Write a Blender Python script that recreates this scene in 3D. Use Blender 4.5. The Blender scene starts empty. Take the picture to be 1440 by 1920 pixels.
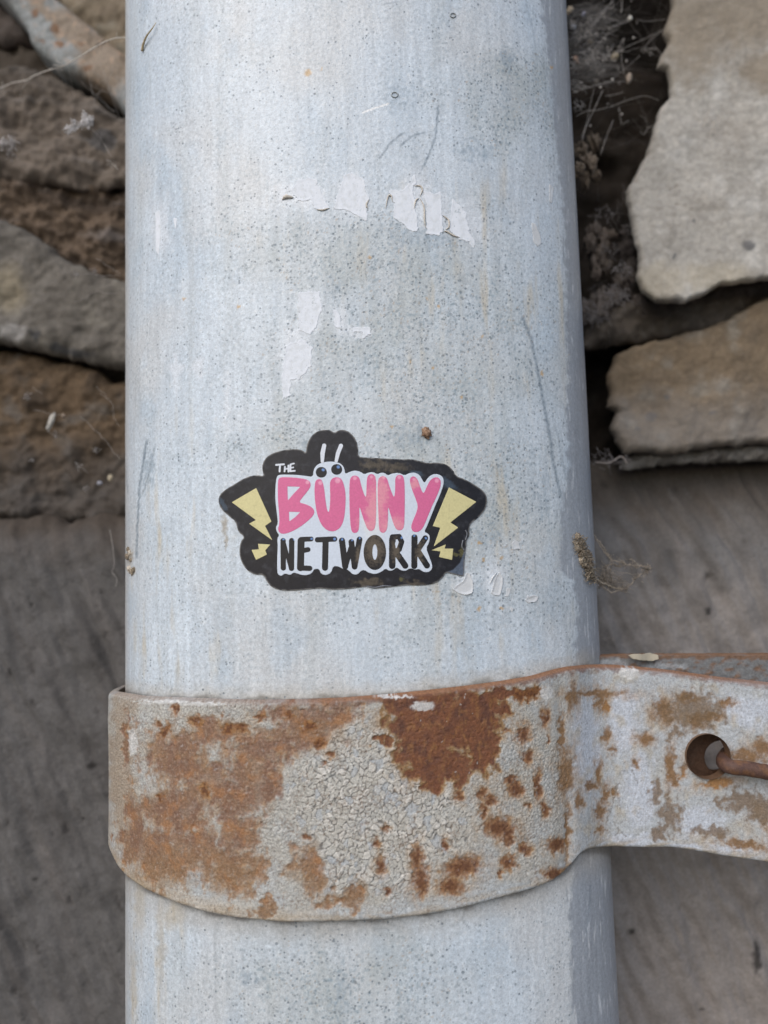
import bpy, math, random
import numpy as np
from mathutils import Matrix, Vector

# ------------------------------------------------------------------ camera
SC = bpy.context.scene
FPX = 1440.0                                  # focal length in pixels of the 1440 x 1920 photograph
CAM = np.array([0.00525, -0.13828, 0.0])
PITCH, ROLL = 0.0854, -0.02883
def basis(p, r):
    F = np.array([0, math.cos(p), math.sin(p)])
    R = np.cross(F, [0, 0, 1]); R /= np.linalg.norm(R); U = np.cross(R, F)
    return R * math.cos(r) + U * math.sin(r), -R * math.sin(r) + U * math.cos(r), F
BR, BU, BF = basis(PITCH, ROLL)
cd = bpy.data.cameras.new('camera'); cam = bpy.data.objects.new('camera', cd)
SC.collection.objects.link(cam); SC.camera = cam
cam.matrix_world = Matrix(((BR[0], BU[0], -BF[0], CAM[0]), (BR[1], BU[1], -BF[1], CAM[1]),
                           (BR[2], BU[2], -BF[2], CAM[2]), (0, 0, 0, 1)))
cd.sensor_fit = 'HORIZONTAL'; cd.sensor_width = 36; cd.lens = 36
cd.clip_start = 0.01; cd.clip_end = 200
cd.dof.use_dof = True; cd.dof.focus_distance = 0.143; cd.dof.aperture_fstop = 16

# ------------------------------------------------------------------ light
W = bpy.data.worlds.new('World'); SC.world = W; W.use_nodes = True
nt = W.node_tree; bg = nt.nodes['Background']
sky = nt.nodes.new('ShaderNodeTexSky'); sky.sky_type = 'NISHITA'; sky.sun_disc = False
SUN = Vector((-0.34, -0.70, 0.62)).normalized()      # direction towards the sun
sky.sun_elevation = math.asin(SUN.z); sky.sun_rotation = math.atan2(SUN.x, SUN.y)
sky.air_density = 1.0; sky.dust_density = 2.0; sky.ozone_density = 1.0
nt.links.new(sky.outputs[0], bg.inputs[0]); bg.inputs[1].default_value = 0.15
sl = bpy.data.lights.new('sun', 'SUN'); so = bpy.data.objects.new('sun', sl); SC.collection.objects.link(so)
sl.energy = 1.25; sl.angle = math.radians(50); sl.color = (1.0, 0.975, 0.94)
so.rotation_euler = SUN.to_track_quat('Z', 'Y').to_euler()
SC.view_settings.view_transform = 'Standard'; SC.view_settings.look = 'None'
SC.view_settings.exposure = 0.10; SC.view_settings.gamma = 1; SC.view_settings.use_curve_mapping = False

# ------------------------------------------------------------------ numpy helpers
rng = np.random.default_rng(7)
PERM = rng.permutation(4096); GA = rng.random(4096) * 2 * np.pi; RV = rng.random(4096); RV2 = rng.random(4096)
def hsh(ix, iy, s=0):
    return PERM[(PERM[(ix.astype(np.int64) + s * 131) & 4095] + iy.astype(np.int64)) & 4095]
GC = np.cos(GA).astype(np.float32); GS = np.sin(GA).astype(np.float32)
PM = PERM.astype(np.int32)
def perlin(x, y, s=0):
    x = np.asarray(x, np.float32); y = np.asarray(y, np.float32)
    x0 = np.floor(x); y0 = np.floor(y); fx = x - x0; fy = y - y0
    u = fx * fx * fx * (fx * (fx * 6 - 15) + 10); v = fy * fy * fy * (fy * (fy * 6 - 15) + 10)
    ix = x0.astype(np.int32) + s * 131; iy = y0.astype(np.int32)
    p0 = PM[ix & 4095]; p1 = PM[(ix + 1) & 4095]
    def g(p, i, j):
        h = PM[(p + iy + j) & 4095]
        return GC[h] * (fx - i) + GS[h] * (fy - j)
    a = g(p0, 0, 0); b = g(p1, 1, 0); c = g(p0, 0, 1); d = g(p1, 1, 1)
    return 1.5 * ((a * (1 - u) + b * u) * (1 - v) + (c * (1 - u) + d * u) * v)
def fbm(x, y, o=4, s=0, g=0.5):
    t = 0; a = 1.0; n = 0
    for k in range(o):
        t = t + a * perlin(x * 2 ** k + 17.3 * k, y * 2 ** k - 9.1 * k, s + k); n += a; a *= g
    return t / n
def ridged(x, y, o=4, s=0):
    t = 0; a = 1.0; n = 0
    for k in range(o):
        t = t + a * (1 - 2 * np.abs(perlin(x * 2 ** k + 5 * k, y * 2 ** k, s + k))); n += a; a *= 0.5
    return t / n
def voronoi(x, y, s=0, jit=0.95):
    x0 = np.floor(x); y0 = np.floor(y)
    f1 = np.full(x.shape, 9.0); f2 = np.full(x.shape, 9.0); idv = np.zeros(x.shape)
    for i in (-1, 0, 1):
        for j in (-1, 0, 1):
            h = hsh(x0 + i, y0 + j, s)
            cx = x0 + i + 0.5 + (RV[h] - 0.5) * jit; cy = y0 + j + 0.5 + (RV2[h] - 0.5) * jit
            d = np.hypot(x - cx, y - cy)
            new = d < f1
            f2 = np.where(new, f1, np.minimum(f2, d)); idv = np.where(new, RV[(h * 7 + 3) & 4095], idv); f1 = np.where(new, d, f1)
    return f1, f2, idv
def sm(a, b, x):
    t = np.clip((x - a) / (b - a), 0, 1); return t * t * (3 - 2 * t)
def mix(c, d, m):
    return c * (1 - m[..., None]) + np.asarray(d, float) * m[..., None]
def blobs(px, py, L, warp=0.0, ws=20.0, s=0):
    if warp:
        dx = fbm(px / ws, py / ws, 4, s + 50) * warp; dy = fbm(px / ws + 31, py / ws + 7, 4, s + 60) * warp
        px = px + dx; py = py + dy
    out = np.full(px.shape, -9.0)
    for b in L:
        cx, cy, rx, ry = b[:4]; an = math.radians(b[4]) if len(b) > 4 else 0
        if an:
            ux = (px - cx) * math.cos(an) + (py - cy) * math.sin(an); uy = -(px - cx) * math.sin(an) + (py - cy) * math.cos(an)
        else: ux = px - cx; uy = py - cy
        out = np.maximum(out, 1 - np.sqrt((ux / rx) ** 2 + (uy / ry) ** 2))
    return out
def seg_d(px, py, a, b):
    ax, ay = a; bx, by = b; vx = bx - ax; vy = by - ay
    t = np.clip(((px - ax) * vx + (py - ay) * vy) / (vx * vx + vy * vy + 1e-9), 0, 1)
    return np.hypot(px - ax - t * vx, py - ay - t * vy), t
def line_d(px, py, pts):
    d = np.full(px.shape, 1e9)
    for a, b in zip(pts[:-1], pts[1:]): d = np.minimum(d, seg_d(px, py, a, b)[0])
    return d
def stroke(px, py, pts, r):
    """field > 0 inside a chain of capsules; pts (x, y[, r])"""
    f = np.full(px.shape, -1e9)
    for a, b in zip(pts[:-1], pts[1:]):
        ra = a[2] if len(a) > 2 else r; rb = b[2] if len(b) > 2 else r
        d, t = seg_d(px, py, a[:2], b[:2]); f = np.maximum(f, ra * (1 - t) + rb * t - d)
    return f
def chaikin(P, n=2):
    P = np.array(P, float)
    for _ in range(n):
        Q = np.roll(P, -1, 0); P = np.stack([P * .75 + Q * .25, P * .25 + Q * .75], 1).reshape(-1, 2)
    return P
def poly_sdf(px, py, P):
    P = np.asarray(P, np.float32); px = px.astype(np.float32); py = py.astype(np.float32); d = np.full(px.shape, 1e18, np.float32); ins = np.zeros(px.shape, bool)
    for a, b in zip(P, np.roll(P, -1, 0)):
        vx, vy = b - a
        t = np.clip(((px - a[0]) * vx + (py - a[1]) * vy) / (vx * vx + vy * vy + 1e-12), 0, 1)
        d = np.minimum(d, (px - a[0] - t * vx) ** 2 + (py - a[1] - t * vy) ** 2)
        if a[1] != b[1]:
            c = ((a[1] > py) != (b[1] > py)) & (px < (b[0] - a[0]) * (py - a[1]) / (b[1] - a[1]) + a[0])
            ins ^= c
    d = np.sqrt(d); return np.where(ins, d, -d)

# ------------------------------------------------------------------ tracing pixels to places
def proj(P):
    d = P - CAM; z = d @ BF
    return 720 + FPX * (d @ BR) / z, 960 - FPX * (d @ BU) / z
def ray(px, py):
    d = (np.asarray(px, float)[..., None] - 720) / FPX * BR + (960 - np.asarray(py, float)[..., None]) / FPX * BU + BF
    return d
def on_plane(px, py, Y):
    d = ray(px, py); t = (Y - CAM[1]) / d[..., 1]; return CAM + d * t[..., None]
PA, PB, PN = 0.050, 0.030, 2.3                 # pipe: half width, depth of the bowed front, exponent
def prof_y(x):
    u = np.clip(np.abs(x / PA), 0, 1); return PB * (1 - (1 - u ** PN) ** (1 / PN))
def prof_n(x):
    u = np.clip(np.abs(x / PA), 1e-4, 0.9999); w = np.clip(1 - prof_y(x) / PB, 1e-4, 1)
    nx = np.sign(x) * u ** (PN - 1) / PA; ny = -(w ** (PN - 1)) / PB
    l = np.hypot(nx, ny); return nx / l, ny / l
def on_pipe(px, py, h=0.0):
    d = ray(px, py); lo = np.full(d.shape[:-1], 0.10); hi = np.full(d.shape[:-1], 0.18)
    for _ in range(36):
        m = (lo + hi) / 2; P = CAM + d * (m / d[..., 1])[..., None]
        f = P[..., 1] - prof_y(P[..., 0]); neg = f < 0
        lo = np.where(neg, m, lo); hi = np.where(neg, hi, m)
    P = CAM + d * (lo / d[..., 1])[..., None]
    nx, ny = prof_n(P[..., 0]); P[..., 0] += nx * h; P[..., 1] += ny * h
    return P

# ------------------------------------------------------------------ mesh helpers
def build(name, V, loops, sizes, mat, parent=None, col=None, extra=None, smooth=True, loc=None):
    V = np.asarray(V, np.float32).reshape(-1, 3); loops = np.asarray(loops, np.int32).ravel(); sizes = np.asarray(sizes, np.int32)
    if loc is not None: V = V - np.asarray(loc, np.float32)
    me = bpy.data.meshes.new(name)
    me.vertices.add(len(V)); me.vertices.foreach_set('co', V.ravel())
    me.loops.add(len(loops)); me.loops.foreach_set('vertex_index', loops)
    st = np.zeros(len(sizes), np.int32); st[1:] = np.cumsum(sizes)[:-1]
    me.polygons.add(len(sizes)); me.polygons.foreach_set('loop_start', st)
    try: me.polygons.foreach_set('loop_total', sizes)
    except Exception: pass
    me.polygons.foreach_set('use_smooth', np.full(len(sizes), smooth))
    if col is not None:
        a = me.attributes.new('Col', 'FLOAT_COLOR', 'POINT')
        c = np.ones((len(V), 4), np.float32); c[:, :3] = np.clip(np.asarray(col).reshape(-1, 3), 0, 1); a.data.foreach_set('color', c.ravel())
    for k, v in (extra or {}).items():
        a = me.attributes.new(k, 'FLOAT', 'POINT'); a.data.foreach_set('value', np.asarray(v, np.float32).ravel())
    me.update(); me.validate()
    me.materials.append(mat)
    o = bpy.data.objects.new(name, me); SC.collection.objects.link(o)
    if loc is not None: o.location = Vector([float(v) for v in loc])
    if parent is not None:
        o.parent = parent
        o.matrix_parent_inverse = parent.matrix_world.inverted() if False else Matrix.Translation(-parent.location)
    return o
def grid_faces(nr, nc, off=0, flip=False, keep=None):
    i = np.arange(nr * nc).reshape(nr, nc)
    f = np.stack([i[:-1, :-1], i[:-1, 1:], i[1:, 1:], i[1:, :-1]], -1)
    if flip: f = f[..., ::-1]
    f = f.reshape(-1, 4)
    if keep is not None: f = f[keep.ravel()]
    return f + off
CASES = {}
for m in range(1, 16):
    p = []
    for k in range(4):
        if m >> k & 1: p.append(('c', k))
        if (m >> k & 1) != (m >> ((k + 1) % 4) & 1): p.append(('e', k))
    CASES[m] = p
def field_mesh(fn, x0, y0, x1, y1, step):
    """fill of {fn > 0} as polygons; returns X, Y, loops, sizes, boundary segments"""
    xs = np.arange(x0, x1 + step, step); ys = np.arange(y0, y1 + step, step); nx, ny = len(xs), len(ys)
    X, Y = np.meshgrid(xs, ys); F = fn(X, Y); F = np.where(np.abs(F) < 1e-6, 1e-6, F)
    I = F > 0; N = nx * ny; H = ny * (nx - 1)
    ids = np.arange(N).reshape(ny, nx)
    he = N + np.arange(H).reshape(ny, nx - 1); ve = N + H + np.arange((ny - 1) * nx).reshape(ny - 1, nx)
    t = F[:, :-1] / (F[:, :-1] - F[:, 1:] + 1e-30); t = np.clip(t, 0, 1); hx = X[:, :-1] + t * step; hy = Y[:, :-1]
    t = F[:-1] / (F[:-1] - F[1:] + 1e-30); t = np.clip(t, 0, 1); vx = X[:-1]; vy = Y[:-1] + t * step
    PX = np.concatenate([X.ravel(), hx.ravel(), vx.ravel()]); PY = np.concatenate([Y.ravel(), hy.ravel(), vy.ravel()])
    C = [ids[:-1, :-1], ids[:-1, 1:], ids[1:, 1:], ids[1:, :-1]]; E = [he[:-1], ve[:, 1:], he[1:], ve[:, :-1]]
    M = I[:-1, :-1] * 1 + I[:-1, 1:] * 2 + I[1:, 1:] * 4 + I[1:, :-1] * 8
    loops = []; sizes = []; segs = []
    for m, p in CASES.items():
        w = M == m
        if not w.any(): continue
        cols = [(C if k == 'c' else E)[j][w] for k, j in p]
        A = np.stack(cols[::-1], -1); loops.append(A.ravel()); sizes.append(np.full(len(A), len(p)))
        for k in range(len(p)):
            if p[k][0] == 'e' and p[(k + 1) % len(p)][0] == 'e': segs.append(np.stack([cols[k], cols[(k + 1) % len(p)]], -1))
    L = np.concatenate(loops); S = np.concatenate(sizes); G = np.concatenate(segs) if segs else np.zeros((0, 2), int)
    used = np.unique(L); rm = np.full(len(PX), -1); rm[used] = np.arange(len(used))
    return PX[used], PY[used], rm[L], S, rm[G]
def with_skirt(T, B, L, S, G):
    """top verts T, base verts B: closes the boundary segments G down to the base"""
    n = len(T); u = np.unique(G); rm = np.full(n, -1); rm[u] = np.arange(len(u)) + n
    q = np.stack([G[:, 0], G[:, 1], rm[G[:, 1]], rm[G[:, 0]]], -1)
    return np.concatenate([T, B[u]]), np.concatenate([L, q.ravel()]), np.concatenate([S, np.full(len(q), 4)]), u
def tube(pts, r, n=5, taper=None):
    P = np.asarray(pts, float); m = len(P); T = np.gradient(P, axis=0); T /= np.linalg.norm(T, axis=1)[:, None] + 1e-12
    ref = np.array([0.3, -0.8, 0.5]); A = np.cross(T, ref); A /= np.linalg.norm(A, axis=1)[:, None] + 1e-9; Bv = np.cross(T, A)
    R = np.full(m, r) if taper is None else r * np.asarray(taper)
    an = np.arange(n) / n * 2 * np.pi
    V = P[:, None] + (A[:, None] * np.cos(an)[None, :, None] + Bv[:, None] * np.sin(an)[None, :, None]) * R[:, None, None]
    V = V.reshape(-1, 3); F = []
    for i in range(m - 1):
        for k in range(n): F.append((i * n + k, i * n + (k + 1) % n, (i + 1) * n + (k + 1) % n, (i + 1) * n + k))
    F = np.array(F); V = np.concatenate([V, P[:1], P[-1:]]); c0 = m * n; c1 = c0 + 1
    tri = [(c0, (k + 1) % n, k) for k in range(n)] + [(c1, (m - 1) * n + k, (m - 1) * n + (k + 1) % n) for k in range(n)]
    return V, F, np.array(tri)
class Bag:
    def __init__(s): s.V = []; s.L = []; s.S = []; s.C = []; s.n = 0
    def add(s, V, *Fs, col=None):
        for F in Fs:
            F = np.asarray(F) + s.n; s.L.append(F.ravel()); s.S.append(np.full(len(F), F.shape[1]))
        s.V.append(V); s.n += len(V)
        if col is not None: s.C.append(np.broadcast_to(np.asarray(col, float), (len(V), 3)))
    def build(s, name, mat, parent=None, loc=None, smooth=True):
        return build(name, np.concatenate(s.V), np.concatenate(s.L), np.concatenate(s.S), mat, parent,
                     np.concatenate(s.C) if s.C else None, loc=loc, smooth=smooth)
def smooth_path(P, n=8):
    P = np.asarray(P, float); Q = np.vstack([2 * P[0] - P[1], P, 2 * P[-1] - P[-2]]); out = []
    for i in range(len(P) - 1):
        a, b, c, d = Q[i:i + 4]
        for t in np.arange(n) / n:
            out.append(.5 * ((2 * b) + (-a + c) * t + (2 * a - 5 * b + 4 * c - d) * t * t + (-a + 3 * b - 3 * c + d) * t ** 3))
    out.append(P[-1]); return np.array(out)
def ico(c, rad, seed, amp=0.25, fr=2.0, res=10):
    th = np.linspace(0, np.pi, res + 1); ph = np.linspace(0, 2 * np.pi, res * 2, endpoint=False)
    T, Ph = np.meshgrid(th, ph, indexing='ij')
    D = np.stack([np.sin(T) * np.cos(Ph), np.sin(T) * np.sin(Ph), np.cos(T)], -1)
    k = 1 + amp * (perlin(D[..., 0] * fr + D[..., 2] * 1.7 + seed, D[..., 1] * fr + D[..., 2] * .9 + seed * 3, seed) +
                   .5 * perlin(D[..., 0] * fr * 2.3 + D[..., 2] * 3 + seed, D[..., 1] * fr * 2.3 - D[..., 2] * 2, seed + 5))
    V = (np.asarray(c) + D * k[..., None] * np.asarray(rad)).reshape(-1, 3); n = res * 2; F = []
    for i in range(res):
        for j in range(n): F.append((i * n + j, (i + 1) * n + j, (i + 1) * n + (j + 1) % n, i * n + (j + 1) % n))
    return V, np.array(F)
def empty(name, loc):
    o = bpy.data.objects.new(name, None); o.location = Vector([float(v) for v in loc]); o.empty_display_size = 0.02
    SC.collection.objects.link(o); return o
def tag(o, label=None, cat=None, group=None, kind=None):
    if label: o['label'] = label
    if cat: o['category'] = cat
    if group: o['group'] = group
    if kind: o['kind'] = kind
    return o

# ------------------------------------------------------------------ materials
def material(name, color=None, rough=0.6, spec=0.5, attr=True, bump=None, noise=None, coat=0, grain=None, trans=0):
    m = bpy.data.materials.new(name); m.use_nodes = True; n = m.node_tree.nodes; l = m.node_tree.links
    b = n['Principled BSDF']; b.inputs['Roughness'].default_value = rough; b.inputs['Specular IOR Level'].default_value = spec
    tc = n.new('ShaderNodeTexCoord')
    if color is None:
        a = n.new('ShaderNodeAttribute'); a.attribute_name = 'Col'; src = a.outputs['Color']
    else:
        r = n.new('ShaderNodeRGB'); r.outputs[0].default_value = (*color, 1); src = r.outputs[0]
    for sc_, amt, det in (grain or [(900, 0.12, 4)]):
        t = n.new('ShaderNodeTexNoise'); t.inputs['Scale'].default_value = sc_; t.inputs['Detail'].default_value = det
        l.new(tc.outputs['Object'], t.inputs['Vector'])
        mr = n.new('ShaderNodeMapRange'); mr.inputs[1].default_value = 0.25; mr.inputs[2].default_value = 0.75
        mr.inputs[3].default_value = 1 - amt; mr.inputs[4].default_value = 1 + amt; l.new(t.outputs[0], mr.inputs[0])
        mx = n.new('ShaderNodeVectorMath'); mx.operation = 'SCALE'; l.new(src, mx.inputs[0]); l.new(mr.outputs[0], mx.inputs['Scale']); src = mx.outputs[0]
    l.new(src, b.inputs['Base Color'])
    prev = None
    for sc_, dist in (bump or []):
        t = n.new('ShaderNodeTexNoise'); t.inputs['Scale'].default_value = sc_; t.inputs['Detail'].default_value = 5
        l.new(tc.outputs['Object'], t.inputs['Vector'])
        bp = n.new('ShaderNodeBump'); bp.inputs['Strength'].default_value = 1; bp.inputs['Distance'].default_value = dist
        l.new(t.outputs[0], bp.inputs['Height'])
        if prev: l.new(prev, bp.inputs['Normal'])
        prev = bp.outputs[0]
    if prev: l.new(prev, b.inputs['Normal'])
    if coat: b.inputs['Coat Weight'].default_value = coat; b.inputs['Coat Roughness'].default_value = 0.22
    return m
M_stone = material('weathered_stone', rough=0.9, spec=0.25, bump=[(450, 0.0003), (2600, 0.00018)], grain=[(120, .12, 6), (420, .10, 5), (3000, .08, 2)])
M_plinth = material('rough_render', rough=0.92, spec=0.2, bump=[(500, 0.0003), (2200, 0.0002)], grain=[(220, .14, 5), (1500, .18, 4)])
M_clamp = material('rusty_painted_steel', rough=0.62, spec=0.35, bump=[(2600, 0.00007), (6500, 0.00003)], grain=[(900, .12, 4), (2200, .22, 4), (6000, .22, 2)])
M_film = material('paint_residue', rough=0.6, spec=0.4, bump=[(1500, 0.00004)], grain=[(900, .04, 3)])
M_silk = material('dusty_silk', rough=0.8, spec=0.3, grain=[(2500, .25, 3)])
M_husk = material('dry_husk', rough=0.8, spec=0.3, bump=[(2500, 0.0001)], grain=[(2500, .2, 3)])
M_earth = material('ground_dirt', (0.12, 0.105, 0.09), rough=0.95, grain=[(8, .3, 5)])

def pipe_material():
    m = bpy.data.materials.new('weathered_grey_paint'); m.use_nodes = True; n = m.node_tree.nodes; l = m.node_tree.links
    b = n['Principled BSDF']; tc = n.new('ShaderNodeTexCoord')
    def math_(op, a, c=None, v=None, clamp=False):
        q = n.new('ShaderNodeMath'); q.operation = op; q.use_clamp = clamp; l.new(a, q.inputs[0])
        if c is not None: l.new(c, q.inputs[1])
        if v is not None: q.inputs[1].default_value = v
        return q.outputs[0]
    a = n.new('ShaderNodeAttribute'); a.attribute_name = 'Col'; src = a.outputs['Color']
    dn = n.new('ShaderNodeAttribute'); dn.attribute_name = 'dots'
    tot = None
    for scale, size, th, seedv in ((520, 0.22, 0.78, 0), (900, 0.30, 0.66, 3.3), (1500, .38, .52, 8.1)):
        mp = n.new('ShaderNodeMapping'); mp.inputs['Location'].default_value = (seedv, seedv * .7, 0); l.new(tc.outputs['Object'], mp.inputs[0])
        v = n.new('ShaderNodeTexVoronoi'); v.voronoi_dimensions = '3D'; v.inputs['Scale'].default_value = scale; l.new(mp.outputs[0], v.inputs['Vector'])
        sep = n.new('ShaderNodeSeparateColor'); l.new(v.outputs['Color'], sep.inputs[0])
        # radius of a dot: only some cells carry one, more where dots is high
        q = math_('ADD', sep.outputs[0], dn.outputs['Fac']); q = math_('SUBTRACT', q, v=th + 0.45); q = math_('MULTIPLY', q, v=2.2, clamp=True)
        r = math_('MULTIPLY', q, v=size)
        d = math_('SUBTRACT', r, v.outputs['Distance']); d = math_('MULTIPLY', d, v=9.0, clamp=True)
        w = math_('MULTIPLY', sep.outputs[1], v=0.45); w = math_('ADD', w, v=0.25); d = math_('MULTIPLY', d, w)
        tot = d if tot is None else math_('MAXIMUM', tot, d)
    mx = n.new('ShaderNodeMix'); mx.data_type = 'RGBA'; l.new(tot, mx.inputs['Factor']); l.new(src, mx.inputs['A']); mx.inputs['B'].default_value = (0.13, 0.165, 0.195, 1)
    src = mx.outputs['Result']
    for sc_, amt, det, zs in ((1700, 0.15, 4, 1), (4200, 0.16, 2, 1), (800, 0.09, 4, 0.10)):
        mp = n.new('ShaderNodeMapping'); mp.inputs['Scale'].default_value = (1, 1, zs); l.new(tc.outputs['Object'], mp.inputs[0])
        t = n.new('ShaderNodeTexNoise'); t.inputs['Scale'].default_value = sc_; t.inputs['Detail'].default_value = det; l.new(mp.outputs[0], t.inputs['Vector'])
        mr = n.new('ShaderNodeMapRange'); mr.inputs[1].default_value = .25; mr.inputs[2].default_value = .75; mr.inputs[3].default_value = 1 - amt; mr.inputs[4].default_value = 1 + amt
        l.new(t.outputs[0], mr.inputs[0])
        s = n.new('ShaderNodeVectorMath'); s.operation = 'SCALE'; l.new(src, s.inputs[0]); l.new(mr.outputs[0], s.inputs['Scale']); src = s.outputs[0]
    l.new(src, b.inputs['Base Color'])
    t = n.new('ShaderNodeTexNoise'); t.inputs['Scale'].default_value = 1300; t.inputs['Detail'].default_value = 6; l.new(tc.outputs['Object'], t.inputs['Vector'])
    b1 = n.new('ShaderNodeBump'); b1.inputs['Distance'].default_value = 0.00007; l.new(t.outputs[0], b1.inputs['Height'])
    b2 = n.new('ShaderNodeBump'); b2.invert = True; b2.inputs['Distance'].default_value = 0.00006; l.new(tot, b2.inputs['Height']); l.new(b1.outputs[0], b2.inputs['Normal'])
    l.new(b2.outputs[0], b.inputs['Normal'])
    b.inputs['Roughness'].default_value = 0.34; b.inputs['Specular IOR Level'].default_value = 0.5
    return m
M_pipe = pipe_material()

# ------------------------------------------------------------------ ground and far setting
g = build('ground', [(-30, -30, -1.1), (30, -30, -1.1), (30, 30, -1.1), (-30, 30, -1.1)], [0, 1, 2, 3], [4], M_earth); tag(g, kind='structure')

# ------------------------------------------------------------------ the wall
wall = empty('stone_wall', (0, 0.12, -1.1))
tag(wall, 'rough stone wall of brown and pale stones above a grey rendered foot, behind the pipe', 'wall')
def heightfield(name, poly, Y, colfn, mat, step=5, edge=0.004, bulge=0.004, amp=0.0018, fs=45, seed=0, skirt=0.035, rough=0.0, jag=6, hfn=None, kind=None, tilt=(0, 0)):
    P = np.array(poly, float)
    x0, y0 = P.min(0) - 4; x1, y1 = P.max(0) + 4
    def fn(X, Yp):
        return poly_sdf(X, Yp, P) + jag * fbm(X / 28, Yp / 28, 4, seed + 9)
    X, Yp, L, S, G = field_mesh(fn, x0, y0, x1, y1, step)
    d = np.maximum(fn(X, Yp), 0) * 0.00014
    base = on_plane(X, Yp, np.full(X.shape, Y))
    e = np.clip(d / edge, 0, 1); round_ = 1 - np.sqrt(np.clip(1 - (1 - e) ** 2, 0, 1))
    h = -bulge * round_ + amp * (fbm(X / fs, Yp / fs, 6, seed, .55)) + rough * ridged(X / (fs * .5), Yp / (fs * .5), 5, seed + 20)
    cx, cy = P.mean(0); h = h + tilt[0] * (X - cx) / 400 + tilt[1] * (Yp - cy) / 400
    if hfn is not None: h = h + hfn(X, Yp)
    T = base.copy(); T[:, 1] -= h
    B = on_plane(X + np.sign(cx - X) * 6, Yp + np.sign(cy - Yp) * 4, np.full(X.shape, Y + skirt)) if skirt > .02 else base + np.array([0, skirt, 0])
    V, L2, S2, u = with_skirt(T, B, L, S, G)
    C = colfn(X, Yp); C = np.concatenate([C, C[u]])
    o = build(name, V, L2, S2, mat, wall, C)
    if kind: o['kind'] = kind
    return o
def stonecol(base, alt, alt2=None, s=0, fs=60, amt=0.5, spots=0.0, streak=None, crev=.15):
    base = np.array(base, float)
    def f(X, Y):
        if streak:
            a = math.radians(streak); U = X * math.cos(a) + Y * math.sin(a); Vv = -X * math.sin(a) + Y * math.cos(a); U = U / 4
        else: U, Vv = X, Y
        c = np.broadcast_to(base, X.shape + (3,)).copy()
        c = mix(c, alt, sm(-.1, .45, fbm(U / fs, Vv / fs, 5, s)) * amt * 1.6)
        if alt2 is not None: c = mix(c, alt2, sm(.05, .5, fbm(U / fs * 1.6 + 40, Vv / fs * 1.6, 5, s + 3)) * .9)
        c = c * (1 + .30 * fbm(U / 9, Vv / 9, 4, s + 7))[..., None]
        c = mix(c, base * .35, sm(.30, .62, ridged(U / 34, Vv / 26, 4, s + 17)) * crev)
        if spots: c = mix(c, base * .25, sm(.42, .6, fbm(X / 16, Y / 16, 3, s + 11)) * spots)
        return np.clip(c, .01, 1)
    return f
# mortar bed: the deep joint stuff behind all the stones
def mortar(X, Y): return (1 - .6 * (sm(1320, 1230, X) * sm(1000, 1060, X) * sm(260, 60, Y)))[..., None] * mix(stonecol((.045, .036, .029), (.025, .02, .017), (.06, .05, .042), 31, 70)(X, Y), (.085, .07, .056), sm(500, 260, X) * .8)  # colour also darkened inside the upper right cavity, as painted shade
def mortar_(X, Y): return stonecol((.045, .036, .029), (.025, .02, .017), (.06, .05, .042), 31, 70)(X, Y)
def cavity(X, Y):
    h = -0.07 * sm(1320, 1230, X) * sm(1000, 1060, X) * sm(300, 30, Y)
    h = h + .016 * sm(500, 260, X) + .014 * sm(1000, 1180, X) * sm(560, 660, Y)
    return h + .003 * ridged(X / 60, Y / 60, 4, 77) - .004 * sm(500, 260, X) * fbm(X / 120, Y / 120, 2, 3)
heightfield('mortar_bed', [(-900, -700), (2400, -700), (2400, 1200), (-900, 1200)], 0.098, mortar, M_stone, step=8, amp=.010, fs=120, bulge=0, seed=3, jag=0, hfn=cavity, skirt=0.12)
bx = 2.5
V = []
for zz in (-1.1, 1.6):
    for (x_, y_) in ((-bx, .20), (bx, .20), (bx, .45), (-bx, .45)): V.append((x_, y_, zz))
build('wall_core', V, [0, 1, 5, 4, 1, 2, 6, 5, 2, 3, 7, 6, 3, 0, 4, 7, 4, 5, 6, 7, 3, 2, 1, 0], [4] * 6, M_stone, wall, [(.2, .17, .14)] * 8, smooth=False)

# pale big stone, upper right
R1 = [(1262, -260), (1262, 0), (1256, 34), (1247, 56), (1258, 76), (1243, 98), (1233, 122), (1252, 127), (1261, 150), (1258, 175), (1243, 194), (1234, 219), (1221, 259),
      (1212, 291), (1196, 319), (1176, 353), (1184, 400), (1195, 450), (1202, 487), (1197, 520), (1209, 545), (1232, 564), (1286, 566), (1312, 556), (1352, 532), (1395, 526), (1440, 520), (1560, 515), (1750, 500), (1750, -260)]
def r1col(X, Y):
    c = stonecol((.42, .40, .365), (.33, .305, .27), (.49, .475, .445), 41, 110, .45, .10)(X, Y)
    c = mix(c, (.24, .20, .15), sm(-.2, .6, blobs(X, Y, [(1300, 60, 90, 110), (1400, 20, 120, 90), (1440, 130, 60, 50)], 30, 40, 5) + .2 * fbm(X / 20, Y / 20, 3, 8)) * .8)
    c = mix(c, (.13, .13, .135), sm(0, .3, blobs(X, Y, [(1403, 460, 15, 12), (1250, 562, 38, 10), (1300, 415, 5, 5), (1265, 480, 8, 3, -50)], 6, 12, 2)) * .8)
    c = mix(c, (.40, .35, .26), sm(0, .6, blobs(X, Y, [(1240, 530, 70, 50), (1340, 520, 100, 40)], 14, 20, 2)) * .5)
    crack = np.abs(fbm(X / 60, Y / 60, 4, 71)); return mix(c, (.2, .16, .125), sm(.016, .002, crack) * sm(.1, .4, fbm(X / 130, Y / 130, 2, 72)) * .6)
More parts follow.
